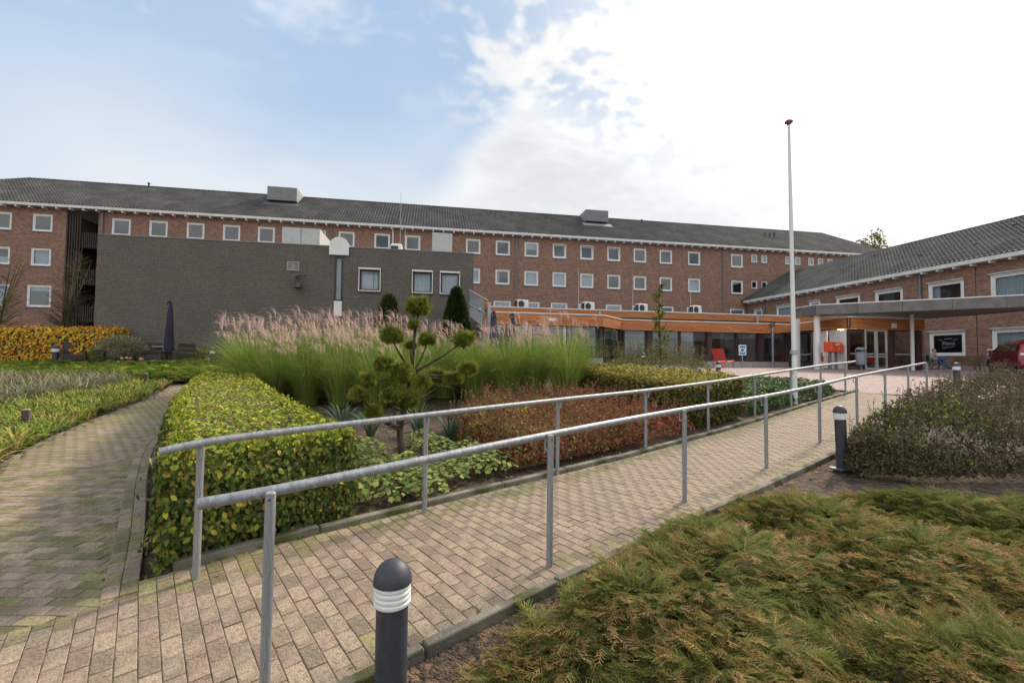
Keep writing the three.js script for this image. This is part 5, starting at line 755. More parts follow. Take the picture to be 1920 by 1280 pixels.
// miscanthus: three shapes of tuft, copied
{
  const tuft = (seed) => {
    const rand = rng(seed), blades = [[], [], []], stems = [], plumes = [[], []];
    for (let i = 0; i < 700; i++) {
      const a = rand() * 6.28, r = 0.30 * Math.sqrt(rand()), kind = rand() < 0.45 ? 0 : rand() < 0.8 ? 1 : 2, L = (kind === 2 ? 0.6 : 1.2) + 0.9 * rand(), lean = 0.1 + 1.15 * rand() * rand() + r * 0.6, dir = V3(Math.cos(a), 0, Math.sin(a)), pts = [], n = 7;
      for (let k = 0; k <= n; k++) { const s = k / n, out = lean * L * (0.30 * s + 0.75 * s * s * s), up = L * (s - 0.40 * lean * s * s * s); pts.push(V3(dir.x * (r + out) - 0.10 * s * s, up, dir.z * (r + out))); }
      blades[kind].push(ribbon(pts, 0.012 + 0.005 * rand(), V3(-dir.z, 0.3 * (rand() - 0.5), dir.x), 0.7));
    }
    for (let i = 0; i < 36; i++) {
      const a = rand() * 6.28, r = 0.3 * Math.sqrt(rand()), H = 1.5 + 0.6 * rand(), out = 0.12 + 0.42 * rand(), dir = V3(Math.cos(a), 0, Math.sin(a)), tip = V3(dir.x * (r + out) - 0.1, H, dir.z * (r + out));
      stems.push(ribbon([V3(dir.x * r, 0, dir.z * r), V3(dir.x * (r + out * 0.35), H * 0.55, dir.z * (r + out * 0.35)), tip], 0.006, V3(-dir.z, 0, dir.x), 0.5));
      const bend = 0.3 + 0.5 * rand(); for (let j = 0; j < 10; j++) { const b = rand() * 6.28, l = 0.18 + 0.16 * rand(), d = V3(Math.cos(b) * 0.42 - bend, 0.8 + 0.4 * rand(), Math.sin(b) * 0.42), base = tip.clone().add(V3(0, -0.16 + 0.15 * rand(), 0)), pts = []; for (let k = 0; k <= 4; k++) { const s = k / 4; pts.push(V3(base.x + d.x * l * (0.4 * s + 0.8 * s * s), base.y + l * d.y * s - l * 0.65 * s * s * s, base.z + d.z * l * s)); } plumes[i % 5 < 3 ? 0 : 1].push(ribbon(pts, 0.0055 + 0.004 * rand(), V3(Math.cos(b + 1.3), 0.2, Math.sin(b + 1.3)).normalize(), 0.2)); }
    }
    return { blades: blades.map(bundle), stems: bundle(stems), plumes: plumes.map(bundle) };
  };
  const tint = (c, tr) => { const m = leafy(0.65, tr); m.color.setRGB(...c); return m; };
  const kinds = [201, 202, 203].map(tuft), greens = [[0.20, 0.31, 0.055], [0.23, 0.34, 0.065], [0.18, 0.285, 0.055]].map((c) => tint(c, 0.45)), limes = [[0.36, 0.43, 0.10], [0.40, 0.45, 0.12], [0.33, 0.41, 0.09]].map((c) => tint(c, 0.5)), straw = tint([0.44, 0.34, 0.18], 0.3);
  const plumeM = [[0.70, 0.48, 0.42], [0.74, 0.54, 0.46], [0.66, 0.45, 0.40]].map((c) => tint(c, 0.4)), stemM = mat(lin(0.36, 0.30, 0.14), 0.8);
  const rand = rng(207), rowsOf = { front: [], back: [], 'low front': [] };
  for (let i = 0; i < 11; i++) { const s = i / 10; rowsOf.front.push([mix(-4.7, 3.7, s) + 0.3 * (rand() - 0.5), mix(-13.9, -11.7, s) + 0.7 * (rand() - 0.5), 0.92 + 0.16 * rand()]); }
  for (let i = 0; i < 10; i++) { const s = i / 9; rowsOf.back.push([mix(-5.7, 3.9, s) + 0.3, mix(-15.2, -13.1, s) + 0.5 * (rand() - 0.5), 0.98 + 0.16 * rand()]); }
  for (let i = 0; i < 5; i++) rowsOf['low front'].push([mix(-4.0, -0.4, i / 4), mix(-12.8, -11.2, i / 4), 0.84 + 0.1 * rand()]);
  const nth = ['first', 'second', 'third', 'fourth', 'fifth', 'sixth', 'seventh', 'eighth', 'ninth', 'tenth', 'eleventh'];
  for (const [row, list] of Object.entries(rowsOf)) list.forEach(([x, z, s], i) => {
    const v = kinds[(i + row.length) % 3], t = thing('ornamental_grass', nth[i] + ' pink-plumed grass tuft from the left, ' + row + ' row', 'grass', [x, G(x, z) - 0.02, z], rand() * 0.9 - 0.45, row + ' row of plumed grasses'); t.userData.kind = 'thing'; t.scale.set(s, s * (0.97 + 0.1 * rand()), s);
    const stuff = (o) => { o.userData.kind = 'stuff'; }; stuff(part('green_blades', v.blades[0], greens[Math.floor(rand() * 3)], t)); stuff(part('pale_blades', v.blades[1], limes[Math.floor(rand() * 3)], t)); stuff(part('straw_blades', v.blades[2], straw, t)); stuff(part('stems', v.stems, stemM, t)); stuff(part('plumes', v.plumes[0], plumeM[Math.floor(rand() * 3)], t)); if (x < -1.2) stuff(part('plumes', v.plumes[1], plumeM[Math.floor(rand() * 3)], t));
  });
}
console.log('grass');

// a spray of scale-leaved twigs, base at 0, growing along +z and nodding
function spray(seed, side = 11, len = 1) {           // [inner part, outer tips]
  const rand = rng(seed), A = [], B = [], at = (s) => V3(0.05 * Math.sin(s * 3), 0.22 * Math.sin(s * 2.3) - 0.14 * s * s * s, s * len), main = []; for (let k = 0; k <= 6; k++) main.push(at(k / 6)); A.push(ribbon(main.slice(0, 5), 0.03, V3(1, 0, 0), 0.2)); B.push(ribbon(main.slice(4), 0.028, V3(1, 0, 0), 0.6));
  for (let i = 0; i < side; i++) for (const d of [-1, 1]) {
    const s = 0.08 + 0.9 * (i + 0.4 * rand()) / side, o = at(s), l = (0.46 - 0.34 * s) * (0.6 + 0.7 * rand()), v = V3(d * (0.55 + 0.3 * rand()), 0.12 + 0.5 * (rand() - 0.4), 0.7), pts = [], out = s > 0.52 ? B : A; for (let k = 0; k <= 3; k++) pts.push(o.clone().addScaledVector(v, l * k / 3).add(V3(0, -0.22 * l * (k / 3) ** 2, 0))); out.push(ribbon(pts, 0.034, V3(0.6, 0.35, -0.6 * d).normalize(), 0.5));
    for (let j = 1; j <= 3; j++) for (const e of [-1, 1]) { const p = o.clone().addScaledVector(v, l * j / 3.6).add(V3(0, -0.22 * l * (j / 3.6) ** 2, 0)), w = V3(v.x * 0.4 + e * 0.5, 0.05 + 0.5 * (rand() - 0.4), v.z * 0.7 + 0.25), q = l * 0.38 * (0.7 + 0.5 * rand()); (j > 1 ? out : A).push(ribbon([p, p.clone().addScaledVector(w, q)], 0.030, V3(0.3, 0.6, 0.3).normalize(), 0.5)); }
  }
  return [bundle(A), bundle(B)];
}
const sprays = [spray(301), spray(302), spray(303, 9)];
// low juniper over the whole near right corner
const JP = [[0.02, -1.5], [0.3, -2.35], [0.95, -2.85], [2.2, -3.68], [3.0, -3.98], [4.2, -4.05], [5.3, -3.85], [6.4, -3.75], [8.5, -3.4], [8.5, -0.4], [4, -0.5], [1.2, -0.9]];
const mound = (x, z) => 0.06 + 0.62 * Math.max(0, NZ.fbm(x * 1.55 + 10, z * 1.9 + 33, 4096, 3) - 0.36);
{
  const bed = new THREE.Group(); bed.name = 'juniper_cover'; tag(bed, 'low feathery juniper carpet in green and rust, foreground right', null, null, 'stuff'); scene.add(bed);
  const rand = rng(311), [x0, x1, z0, z1] = bounds(JP), st = 0.08, pos = [], idx = [], nx = Math.ceil((x1 - x0) / st), nz = Math.ceil((z1 - z0) / st), ok = (x, z) => inPoly(x, z, JP);
  for (let j = 0; j <= nz; j++) for (let i = 0; i <= nx; i++) { const x = x0 + i * st, z = z0 + j * st, e = ok(x, z) ? edgeDist(x, z, JP) : 0; pos.push(x, G(x, z) - 0.06 + Math.max(0, mound(x, z) * sstep(0, 0.35, e)), z); if (i < nx && j < nz && ok(x + st / 2, z + st / 2)) { const a = j * (nx + 1) + i, b = a + nx + 1; idx.push(a, b, a + 1, a + 1, b, b + 1); } }
  const g = new THREE.BufferGeometry(); g.setAttribute('position', new THREE.Float32BufferAttribute(pos, 3)); g.setIndex(idx); g.computeVertexNormals(); part('twig_mat', g, twigMat, bed);
  const gr = [[0.21, 0.235, 0.06], [0.245, 0.26, 0.07], [0.175, 0.21, 0.055], [0.28, 0.28, 0.09], [0.23, 0.25, 0.09]], rust = [[0.47, 0.31, 0.14], [0.40, 0.27, 0.11], [0.52, 0.36, 0.18], [0.35, 0.26, 0.10], [0.42, 0.33, 0.12]], inner = [[], [], []], tips = [[], [], []];
  for (const [x, z] of scatter(JP, 34000, rand)) {
    const d = Math.hypot(x, z), e = edgeDist(x, z, JP); if (d > 6 && rand() < 0.4) continue; const m = mound(x, z) * sstep(0, 0.35, e), n = NB.fbm(x * 1.4 + 5, z * 2.2 + 9, 4096, 4);
    const gx = mound(x + 0.08, z) - mound(x - 0.08, z), gz = mound(x, z + 0.08) - mound(x, z - 0.08), flow = Math.atan2(-gx - 0.02, -gz + 0.012) + (rand() + rand() - 1) * 1.7, rusty = rand() < sstep(0.36, 0.58, n + 0.3 * (rand() - 0.5) + 0.03 * Math.min(2.5, x - 1)), s = 0.075 + 0.115 * rand(), lift = rand(), k = Math.floor(rand() * 3);
    const row = [V3(x, G(x, z) - 0.04 + Math.max(0.02, m) + 0.04 * lift, z), Q(-0.05 - 0.8 * lift * rand(), flow, (rand() - 0.5) * 0.9), V3(s, s, s * (1 + 0.35 * rand()))];
    inner[k].push([...row, shades(gr, rand, 0.2)]); tips[k].push([...row, shades(rusty ? rust : gr, rand, 0.2)]);
  }
  for (let k = 0; k < 3; k++) { swarm('sprays', sprays[k][0], needleMat, inner[k], bed); swarm('spray_tips', sprays[k][1], needleMat, tips[k], bed); }
}
console.log('juniper');

// brown-leaved evergreen shrubs behind the juniper
const leafMass = (name, label, P, h, count, size, tones, seed, geo, m, opt = {}) => {
  const bed = new THREE.Group(); bed.name = name; tag(bed, label, null, null, 'stuff'); scene.add(bed); const rand = rng(seed), rows = [], twigs = [];
  const top = (x, z) => { const e = edgeDist(x, z, P); return h * (opt.round ? Math.sqrt(sstep(-0.02, opt.round, e)) : 1) * Math.max(0.62, 0.78 + (opt.amp ?? 0.5) * (NZ.fbm(x * (opt.freq ?? 1.6) + seed, z * (opt.freq ?? 1.6) + 40, 4096, 3) - 0.36)); };
  const [x0, x1, z0, z1] = bounds(P), st = opt.cell ?? 0.14, pos = [], idx = [], nx = Math.ceil((x1 - x0) / st), nz = Math.ceil((z1 - z0) / st);
  for (let j = 0; j <= nz; j++) for (let i = 0; i <= nx; i++) { const x = x0 + i * st, z = z0 + j * st, inn = inPoly(x, z, P); pos.push(x, G(x, z) - 0.05 + (inn ? Math.max(0, top(x, z) * 0.42 * sstep(0.15, 0.9, edgeDist(x, z, P)) - 0.02) : 0), z); if (i < nx && j < nz && inPoly(x + st / 2, z + st / 2, P)) { const a = j * (nx + 1) + i, b = a + nx + 1; idx.push(a, b, a + 1, a + 1, b, b + 1); } }
  const g = new THREE.BufferGeometry(); g.setAttribute('position', new THREE.Float32BufferAttribute(pos, 3)); g.setIndex(idx); g.computeVertexNormals(); part('twig_core', g, twigMat, bed);
  for (const [x, z] of scatter(P, count, rand)) {
    if (opt.keep && rand() > opt.keep(x, z)) continue; const T = top(x, z), y = G(x, z) + T * (1 - 0.6 * rand() * rand()) + 0.02, s = size * (0.55 + 0.8 * rand()); const set = opt.zone ? opt.zone(x, z, rand) : tones;
    rows.push([V3(x, y, z), opt.flat ? hang(V3((rand() - 0.5) * 0.4, 0.9, (rand() - 0.5) * 0.4), rand, 0.8) : outward(V3(0, 0.55, 0), rand, 0.95), V3(s, s, s), shades(set, rand, 0.3)]);
  }
  if (opt.side) { // leaves down the open flanks
    const segs = P.map((p, i) => [p, P[(i + 1) % P.length]]).filter(([a, b]) => !opt.within || Math.hypot((a[0] + b[0]) / 2, (a[1] + b[1]) / 2) < opt.within); for (let i = 0; i < opt.side; i++) { const [a, b] = segs[Math.floor(rand() * segs.length)], f = rand(), x = mix(a[0], b[0], f), z = mix(a[1], b[1], f), cx = (x0 + x1) / 2 - x, cz = (z0 + z1) / 2 - z, l = Math.hypot(cx, cz), q = 0.4 * rand(), X = x + cx / l * q, Z = z + cz / l * q, s = size * (0.55 + 0.8 * rand()); rows.push([V3(X, G(X, Z) + 0.05 + rand() * Math.max(0.12, top(X, Z)), Z), outward(V3(-cx / l * 0.5, 0.3, -cz / l * 0.5), rand, 0.9), V3(s, s, s), shades(tones, rand, 0.3)]); }
  }
  if (opt.shoots) for (const [x, z] of scatter(P, opt.shoots, rand)) { const y0 = G(x, z) + top(x, z) * 0.6, H = (opt.shootH ?? 0.25) * (1 + 1.1 * rand()), a = rand() * 6.28, l = 0.12 * rand(); twigs.push(bar(V3(x, y0, z), V3(x + l * Math.cos(a), y0 + H, z + l * Math.sin(a)), 0.003, 4)); for (let k = 0; k < 11; k++) { const f = 0.25 + 0.75 * k / 10, s = size * (0.6 + 0.5 * rand()); rows.push([V3(x + l * f * Math.cos(a), y0 + H * f, z + l * f * Math.sin(a)), outward(V3(0, 0.5, 0), rand, 1.1), V3(s, s, s), shades(tones, rand, 0.3)]); } }
  swarm('leaves', geo, m, rows, bed); if (twigs.length) part('twigs', twigs, twigMat, bed); return bed;
};
const brown = [[0.155, 0.105, 0.075], [0.12, 0.085, 0.065], [0.19, 0.135, 0.095], [0.14, 0.12, 0.06], [0.10, 0.11, 0.05], [0.17, 0.155, 0.07], [0.17, 0.12, 0.10], [0.13, 0.14, 0.07]], green2 = [[0.06, 0.08, 0.030], [0.09, 0.10, 0.035], [0.12, 0.14, 0.04], [0.05, 0.06, 0.03], [0.10, 0.08, 0.05], [0.26, 0.28, 0.05]];
leafMass('bronze_shrubs', 'mass of bronze-brown glossy-leaved shrubs right of the ramp', [[5.25, -4.85], [5.8, -4.55], [7.4, -4.35], [10, -4.2], [14.5, -5.2], [16.5, -8.0], [15.6, -10.2], [13.4, -9.6], [11.2, -8.6], [9.4, -7.6], [7.6, -6.5], [6.2, -5.75], [5.6, -5.45]], 0.66, 68000, 0.056, brown, 401, leafB, leafMat, { side: 17000, within: 10.5, shoots: 620, shootH: 0.28, round: 0.3, amp: 1.5, freq: 1.9, zone: (x, z, r) => (r() < sstep(1.4, 0.2, Math.hypot(x - 6.2, (z + 4.9) * 1.3) - 0.3) * 0.75 + 0.12 ? green2 : brown), keep: (x, z) => (Math.hypot(x, z) < 9 ? 1 : 0.5) });
leafMass('red_shrubs', 'low autumn-red shrubs between the ramp handrail and the tall grass', [[1.1, -5.75], [2.3, -6.35], [3.6, -7.05], [4.9, -7.75], [4.5, -8.9], [3.95, -10.4], [3.6, -11.2], [1.2, -10.6], [0.35, -8.8], [0.5, -6.9]], 0.38, 36000, 0.048, [[0.30, 0.09, 0.06], [0.36, 0.11, 0.06], [0.22, 0.07, 0.05], [0.30, 0.16, 0.06], [0.22, 0.18, 0.06], [0.17, 0.17, 0.05], [0.36, 0.13, 0.11], [0.15, 0.08, 0.05]], 402, leafA, leafMat, { side: 9000, within: 8.5, shoots: 620, round: 0.3, freq: 2.6, amp: 1.1, zone: (x, z, r) => { const d = (x - 1) * 0.28 + r() * 0.5; return d < 0.42 ? [[0.28, 0.24, 0.07], [0.22, 0.23, 0.06], [0.34, 0.19, 0.08], [0.25, 0.14, 0.07], [0.40, 0.34, 0.08]] : d < 1.0 ? [[0.42, 0.14, 0.08], [0.36, 0.22, 0.08], [0.27, 0.11, 0.07], [0.24, 0.22, 0.07], [0.46, 0.20, 0.13], [0.20, 0.21, 0.07]] : [[0.50, 0.10, 0.09], [0.36, 0.09, 0.08], [0.48, 0.18, 0.14], [0.26, 0.10, 0.07], [0.46, 0.25, 0.10], [0.22, 0.20, 0.07]]; } });
leafMass('green_ground_cover', 'dark green leafy ground cover round the flagpole', [[6.95, -9.05], [8.4, -9.75], [10.3, -10.75], [11.9, -11.6], [12.3, -12.6], [11.4, -14.6], [9.0, -13.8], [6.6, -11.6]], 0.36, 12000, 0.085, [[0.07, 0.13, 0.04], [0.09, 0.16, 0.05], [0.055, 0.10, 0.035], [0.12, 0.19, 0.06], [0.08, 0.13, 0.05]], 403, leafA, leafMat, { side: 1500, round: 0.35, flat: true });
// left beds
const LB = [[-4.4, -5.0], [-5.5, -7.0], [-6.4, -9.1], [-7.15, -11.6], [-7.8, -14.5], [-8.7, -17.2], [-12.2, -19.5], [-11.5, -15.0], [-10.8, -11.5], [-9.5, -8.5], [-7, -5.4]];
{
  const bed = new THREE.Group(); bed.name = 'strap_leaf_plants'; tag(bed, 'green and yellowing strap-leaved plants edging the garden path', null, null, 'stuff'); scene.add(bed); const rand = rng(501), rows = [[], []], kinds = [0, 1].map((k) => bundle([...Array(9)].map((_, i) => { const a = i / 9 * 6.28 + k, o = 0.25 + 0.6 * rand(), pts = []; for (let s = 0; s <= 5; s++) { const t = s / 5; pts.push(V3(Math.cos(a) * o * (0.2 * t + 0.8 * t * t), t - 0.55 * o * t * t * t, Math.sin(a) * o * (0.2 * t + 0.8 * t * t))); } return ribbon(pts, 0.05 + 0.02 * rand(), V3(-Math.sin(a), 0, Math.cos(a)), 0.6); })));
  for (const [x, z] of scatter(LB, 2000, rand)) { const s = 0.28 + 0.22 * rand(); rows[Math.floor(rand() * 2)].push([V3(x, G(x, z) - 0.03, z), Q((rand() - 0.5) * 0.4, rand() * 6.28, (rand() - 0.5) * 0.4), V3(s, s, s), shades([[0.20, 0.28, 0.045], [0.25, 0.32, 0.05], [0.16, 0.23, 0.04], [0.38, 0.35, 0.07], [0.44, 0.33, 0.12], [0.24, 0.28, 0.08]], rand, 0.3)]); }
  rows.forEach((r, i) => swarm('leaves', kinds[i], grassMat, r, bed));
}
{
  const bed = new THREE.Group(); bed.name = 'dry_perennials'; tag(bed, 'grey-brown dried perennial stems in a band behind the strap leaves', null, null, 'stuff'); scene.add(bed); const rand = rng(511), rows = [[], []];
  const P = [[-7.6, -7.2], [-9.6, -10.5], [-9.8, -13.5], [-9.7, -16.5], [-9.6, -17.2], [-13, -18.2], [-22, -19.5], [-19, -15], [-13, -11]];
  const kinds = [0, 1].map(() => bundle([...Array(12)].flatMap(() => { const a = rand() * 6.28, l = 0.3 + 0.5 * rand(), o = 0.4 * rand(), p0 = V3(0.25 * (rand() - 0.5), 0, 0.25 * (rand() - 0.5)), p1 = p0.clone().add(V3(Math.cos(a) * o, l, Math.sin(a) * o)), out = [ribbon([p0, p0.clone().lerp(p1, 0.5).add(V3(0.03, 0, 0.02)), p1], 0.016, V3(1, 0, 0), 0.4)]; for (let k = 0; k < 5; k++) { const q = p0.clone().lerp(p1, 0.3 + 0.14 * k), b = rand() * 6.28; out.push(ribbon([q, q.clone().add(V3(Math.cos(b) * 0.16, 0.12 + 0.1 * rand(), Math.sin(b) * 0.16))], 0.014, V3(Math.sin(b), 0.3, -Math.cos(b)).normalize(), 0.3)); } return out; })));
  for (const [x, z] of scatter(P, 2600, rand)) { const s = 0.7 + 0.5 * rand(); rows[Math.floor(rand() * 2)].push([V3(x, G(x, z) - 0.03, z), Q((rand() - 0.5) * 0.5, rand() * 6.28, (rand() - 0.5) * 0.5), V3(s, s * 0.68, s), shades([[0.20, 0.16, 0.11], [0.26, 0.21, 0.15], [0.16, 0.14, 0.10], [0.32, 0.26, 0.18], [0.18, 0.19, 0.08], [0.20, 0.23, 0.07]], rand, 0.3)]); }
  rows.forEach((r, i) => swarm('stems', kinds[i], mat(0xffffff, 0.95), r, bed));
}
{
  const bed = new THREE.Group(); bed.name = 'conifer_ground_cover'; tag(bed, 'bright green spreading conifer cover before the terrace', null, null, 'stuff'); scene.add(bed); const rand = rng(521), rows = [[], []];
  const P = [[-4.6, -12.9], [-6.0, -13.8], [-6.3, -16.2], [-7.0, -17.2], [-8.6, -17.4], [-9.6, -17.4], [-13.4, -18.6], [-22, -19.8], [-33, -25], [-33, -25.5], [-22, -25.0], [-14, -24.6], [-8.5, -24.0], [-5.2, -19], [-4.2, -15.5]];
  const [x0, x1, z0, z1] = bounds(P), st = 0.35, pos = [], idx = [], nx = Math.ceil((x1 - x0) / st), nz = Math.ceil((z1 - z0) / st), mh = (x, z) => 0.22 + 0.3 * (NZ.fbm(x * 0.9 + 31, z * 0.9 + 12, 4096, 3) - 0.3);
  for (let j = 0; j <= nz; j++) for (let i = 0; i <= nx; i++) { const x = x0 + i * st, z = z0 + j * st; pos.push(x, G(x, z) - 0.05 + (inPoly(x, z, P) ? mh(x, z) * 0.8 : 0), z); if (i < nx && j < nz && inPoly(x + st / 2, z + st / 2, P)) { const a = j * (nx + 1) + i, b = a + nx + 1; idx.push(a, b, a + 1, a + 1, b, b + 1); } }
  const g = new THREE.BufferGeometry(); g.setAttribute('position', new THREE.Float32BufferAttribute(pos, 3)); g.setIndex(idx); g.computeVertexNormals(); part('twig_mat', g, twigMat, bed);
  for (const [x, z] of scatter(P, 9000, rand)) { const s = 0.3 + 0.25 * rand(); rows[Math.floor(rand() * 2)].push([V3(x, G(x, z) + mh(x, z) * (0.7 + 0.4 * rand()) - 0.04, z), Q(-0.1 - 0.35 * rand(), rand() * 6.28, (rand() - 0.5) * 0.6), V3(s, s, s), shades([[0.15, 0.23, 0.03], [0.19, 0.26, 0.04], [0.11, 0.18, 0.03], [0.25, 0.30, 0.05], [0.30, 0.30, 0.06]], rand, 0.25)]); }
  rows.forEach((r, i) => { swarm('sprays', sprays[i][0], needleMat, r, bed); swarm('spray_tips', sprays[i][1], needleMat, r, bed); });
}
console.log('beds');
// pale lobed-leaf plants on the soil beside the ramp
{
  const sh = new THREE.Shape(); for (let i = 0; i <= 40; i++) { const a = i / 40 * Math.PI * 2, r = 0.5 * (1 - 0.30 * Math.pow(Math.abs(Math.sin(a * 2.5)), 2.0)) * (i === 0 || i === 40 ? 0.75 : 1), x = r * Math.cos(a), y = r * Math.sin(a); i ? sh.lineTo(x, y) : sh.moveTo(x, y); }
  const lg = new THREE.ShapeGeometry(sh, 3).rotateX(-Math.PI / 2), p = lg.attributes.position; for (let i = 0; i < p.count; i++) p.setY(i, 0.12 * Math.hypot(p.getX(i), p.getZ(i)) * Math.cos(3 * Math.atan2(p.getZ(i), p.getX(i)))); lg.computeVertexNormals();
  const rand = rng(601), spots = [[-0.55, -4.95, 0.42], [-0.25, -5.3, 0.34], [0.12, -5.55, 0.36], [-0.75, -5.7, 0.4], [0.5, -5.75, 0.3], [0.85, -5.95, 0.34], [-0.85, -6.3, 0.36], [0.55, -6.5, 0.3], [0.1, -6.9, 0.34], [-0.95, -7.0, 0.34], [0.75, -6.9, 0.3], [-0.3, -5.95, 0.26], [-0.05, -5.0, 0.26], [-0.1, -7.5, 0.3]];
  const names = ['nearest the hedge corner', 'second out from the hedge corner', 'beside the second handrail post', 'tucked against the hedge end', 'just right of the handrail post', 'nearest the red shrubs', 'behind the plant against the hedge end', 'right of the pruned tree foot', 'close behind the pruned tree foot', 'left of the pruned tree foot', 'between pruned tree and red shrubs', 'in the middle of the patch', 'nearest the ramp kerb', 'farthest back under the pruned tree'];
  spots.forEach(([x, z, r], i) => { const t = thing('lobed_leaf_plant', 'low yellow-green lobed-leaf plant ' + names[i], 'plant', [x, G(x, z), z], 0, 'yellow-green lobed-leaf plants'), rows = [], st = []; for (let k = 0; k < 170; k++) { const a = rand() * 6.28, d = r * Math.sqrt(rand()), h = 0.26 * Math.sqrt(Math.max(0, 1 - (d / r) ** 2 * 0.85)) * (0.55 + 0.5 * rand()), s = 0.05 + 0.035 * rand(), px = d * Math.cos(a), pz = d * Math.sin(a); rows.push([V3(px, h, pz), Q((rand() - 0.5) * 0.9 + pz / r * 0.5, rand() * 6.28, (rand() - 0.5) * 0.9, 'XZY'), V3(s, s, s), shades([[0.24, 0.30, 0.07], [0.30, 0.34, 0.10], [0.17, 0.24, 0.06], [0.36, 0.36, 0.12], [0.13, 0.20, 0.06]], rand, 0.2)]); if (k % 4 === 0) st.push(bar(V3(px * 0.3, 0, pz * 0.3), V3(px, h, pz), 0.003, 4)); } swarm('leaves', lg, leafMat, rows, t); part('stalks', st, mat(lin(0.25, 0.18, 0.08), 0.8), t).userData.kind = 'stuff'; });
}
// blue-green strap plants at the foot of the pruned tree
[[-1.0, -8.3, 'blue-green strap-leaved clump just behind the front hedge'], [-0.2, -8.4, 'blue-green strap-leaved clump right behind the pruned tree'], [-1.6, -8.9, 'blue-green strap-leaved clump farthest left under the grasses'], [0.35, -7.7, 'blue-green strap-leaved clump between pruned tree and red shrubs']].forEach(([x, z, l], i) => { const rand = rng(620 + i), t = thing('strap_leaf_clump', l, 'plant', [x, G(x, z), z], 0, 'blue-green strap-leaved clumps'), b = [...Array(46)].map(() => { const a = rand() * 6.28, L = 0.4 + 0.3 * rand(), o = 0.3 + 0.5 * rand(), pts = []; for (let s = 0; s <= 5; s++) { const q = s / 5; pts.push(V3(Math.cos(a) * (0.05 + o * L * (0.3 * q + 0.9 * q * q)), L * (q - 0.5 * o * q * q * q), Math.sin(a) * (0.05 + o * L * (0.3 * q + 0.9 * q * q)))); } return ribbon(pts, 0.026, V3(-Math.sin(a), 0, Math.cos(a)), 0.6); }), m = leafy(0.55); m.color.setRGB(0.10, 0.15, 0.10); part('leaves', bundle(b), m, t).userData.kind = 'stuff'; });
// the cloud-pruned conifer
const tuftGeo = (() => { const rand = rng(640), L = []; for (let i = 0; i < 26; i++) { const a = rand() * 6.28, e = -0.2 + 1.6 * rand(), d = V3(Math.cos(a) * Math.cos(e), Math.sin(e), Math.sin(a) * Math.cos(e)); L.push(ribbon([V3(0, 0, 0), d.clone().multiplyScalar(0.6), d.clone().multiplyScalar(1).add(V3(0, 0.1, 0))], 0.16, new THREE.Vector3().crossVectors(d, V3(0.3, 1, 0.2)).normalize(), 0.4)); } return bundle(L); })();
{
  const bx = -0.37, bz = -6.52, t = thing('cloud_pruned_tree', 'small cloud-pruned conifer with foliage pads on bare limbs', 'tree', [bx, G(bx, bz), bz]), rand = rng(641);
  const fork = V3(-0.02, 0.42, 0), top = V3(0.2, 2.1, 0);
  part('trunk', limb([V3(0.02, -0.08, 0), V3(0, 0.2, 0), fork, V3(0.12, 1.29, 0), V3(0.15, 1.74, 0), top], [0.07, 0.05, 0.036, 0.024, 0.018, 0.012], 10), bark, t);
  const pads = [[0.2, 2.12, 0, 0.165], [-0.16, 1.71, 0.15, 0.155], [0.33, 1.68, -0.15, 0.11], [0.84, 1.68, 0.1, 0.165], [0.14, 1.88, 0.05, 0.06], [-0.25, 1.32, 0.2, 0.13], [0.01, 1.18, 0.1, 0.20], [-0.48, 1.1, 0.1, 0.12], [-0.54, 0.92, 0.25, 0.12], [-0.14, 0.91, 0.3, 0.12], [0.07, 0.82, 0.1, 0.16], [0.49, 1.15, -0.2, 0.14], [0.9, 1.27, 0.2, 0.13], [0.7, 1.13, 0, 0.12], [0.09, 1.6, -0.1, 0.06], [-0.36, 0.69, 0.2, 0.10], [0.26, 1.09, 0.35, 0.12]];
  pads.forEach(([X, Y, dz, r], i) => {
    const c = V3(X, Y, dz), rows = [], from = i === 0 ? top : c.y > 1.0 ? V3(0.13, 1.22, 0) : fork;
    if (i) { const mid = from.clone().lerp(c, 0.55).add(V3(0, -0.06 + 0.05 * rand(), 0)); part('limb', limb([from, mid, c], [0.022, 0.014, 0.007], 7), bark, t); }
    r *= 0.78; const n = Math.round(3400 * r); for (let k = 0; k < n; k++) { const u = V3(rand() - 0.5, rand() - 0.38, rand() - 0.5).normalize(), lob = NZ.one(u.x * 2.6 + i * 9 + 20, u.y * 2.6 + u.z * 2.2 + 20, 4096), q = r * (0.3 + 0.7 * Math.cbrt(rand())) * (0.62 + 0.75 * lob), p = V3(c.x + u.x * q * 1.05, c.y + u.y * q * (u.y < 0 ? 0.55 : 0.95), c.z + u.z * q), s = 0.024 + 0.026 * rand(); rows.push([p, outward(V3(u.x * 0.7, 0.55 + u.y * 0.5, u.z * 0.7), rand, 0.45).multiply(Q(Math.PI / 2, 0, 0)), V3(s, s * (1.2 + 0.8 * rand()), s), shades([[0.23, 0.27, 0.045], [0.28, 0.30, 0.05], [0.18, 0.23, 0.04], [0.34, 0.33, 0.06], [0.14, 0.18, 0.035]], rand, 0.25)]); }
    swarm('foliage_pad', tuftGeo, needleMat, rows, t);
  });
  for (let i = 0; i < 16; i++) { const a = rand() * 6.28, l = 0.35 + 0.4 * rand(), y = 0.35 + 0.5 * rand(); part('bare_branch', limb([V3(0, y, 0), V3(Math.cos(a) * l * 0.5, y + 0.05, Math.sin(a) * l * 0.5), V3(Math.cos(a) * l, y + 0.25 * (rand() - 0.2), Math.sin(a) * l)], [0.010, 0.004], 5), twigMat, t); }
}
console.log('pruned tree');
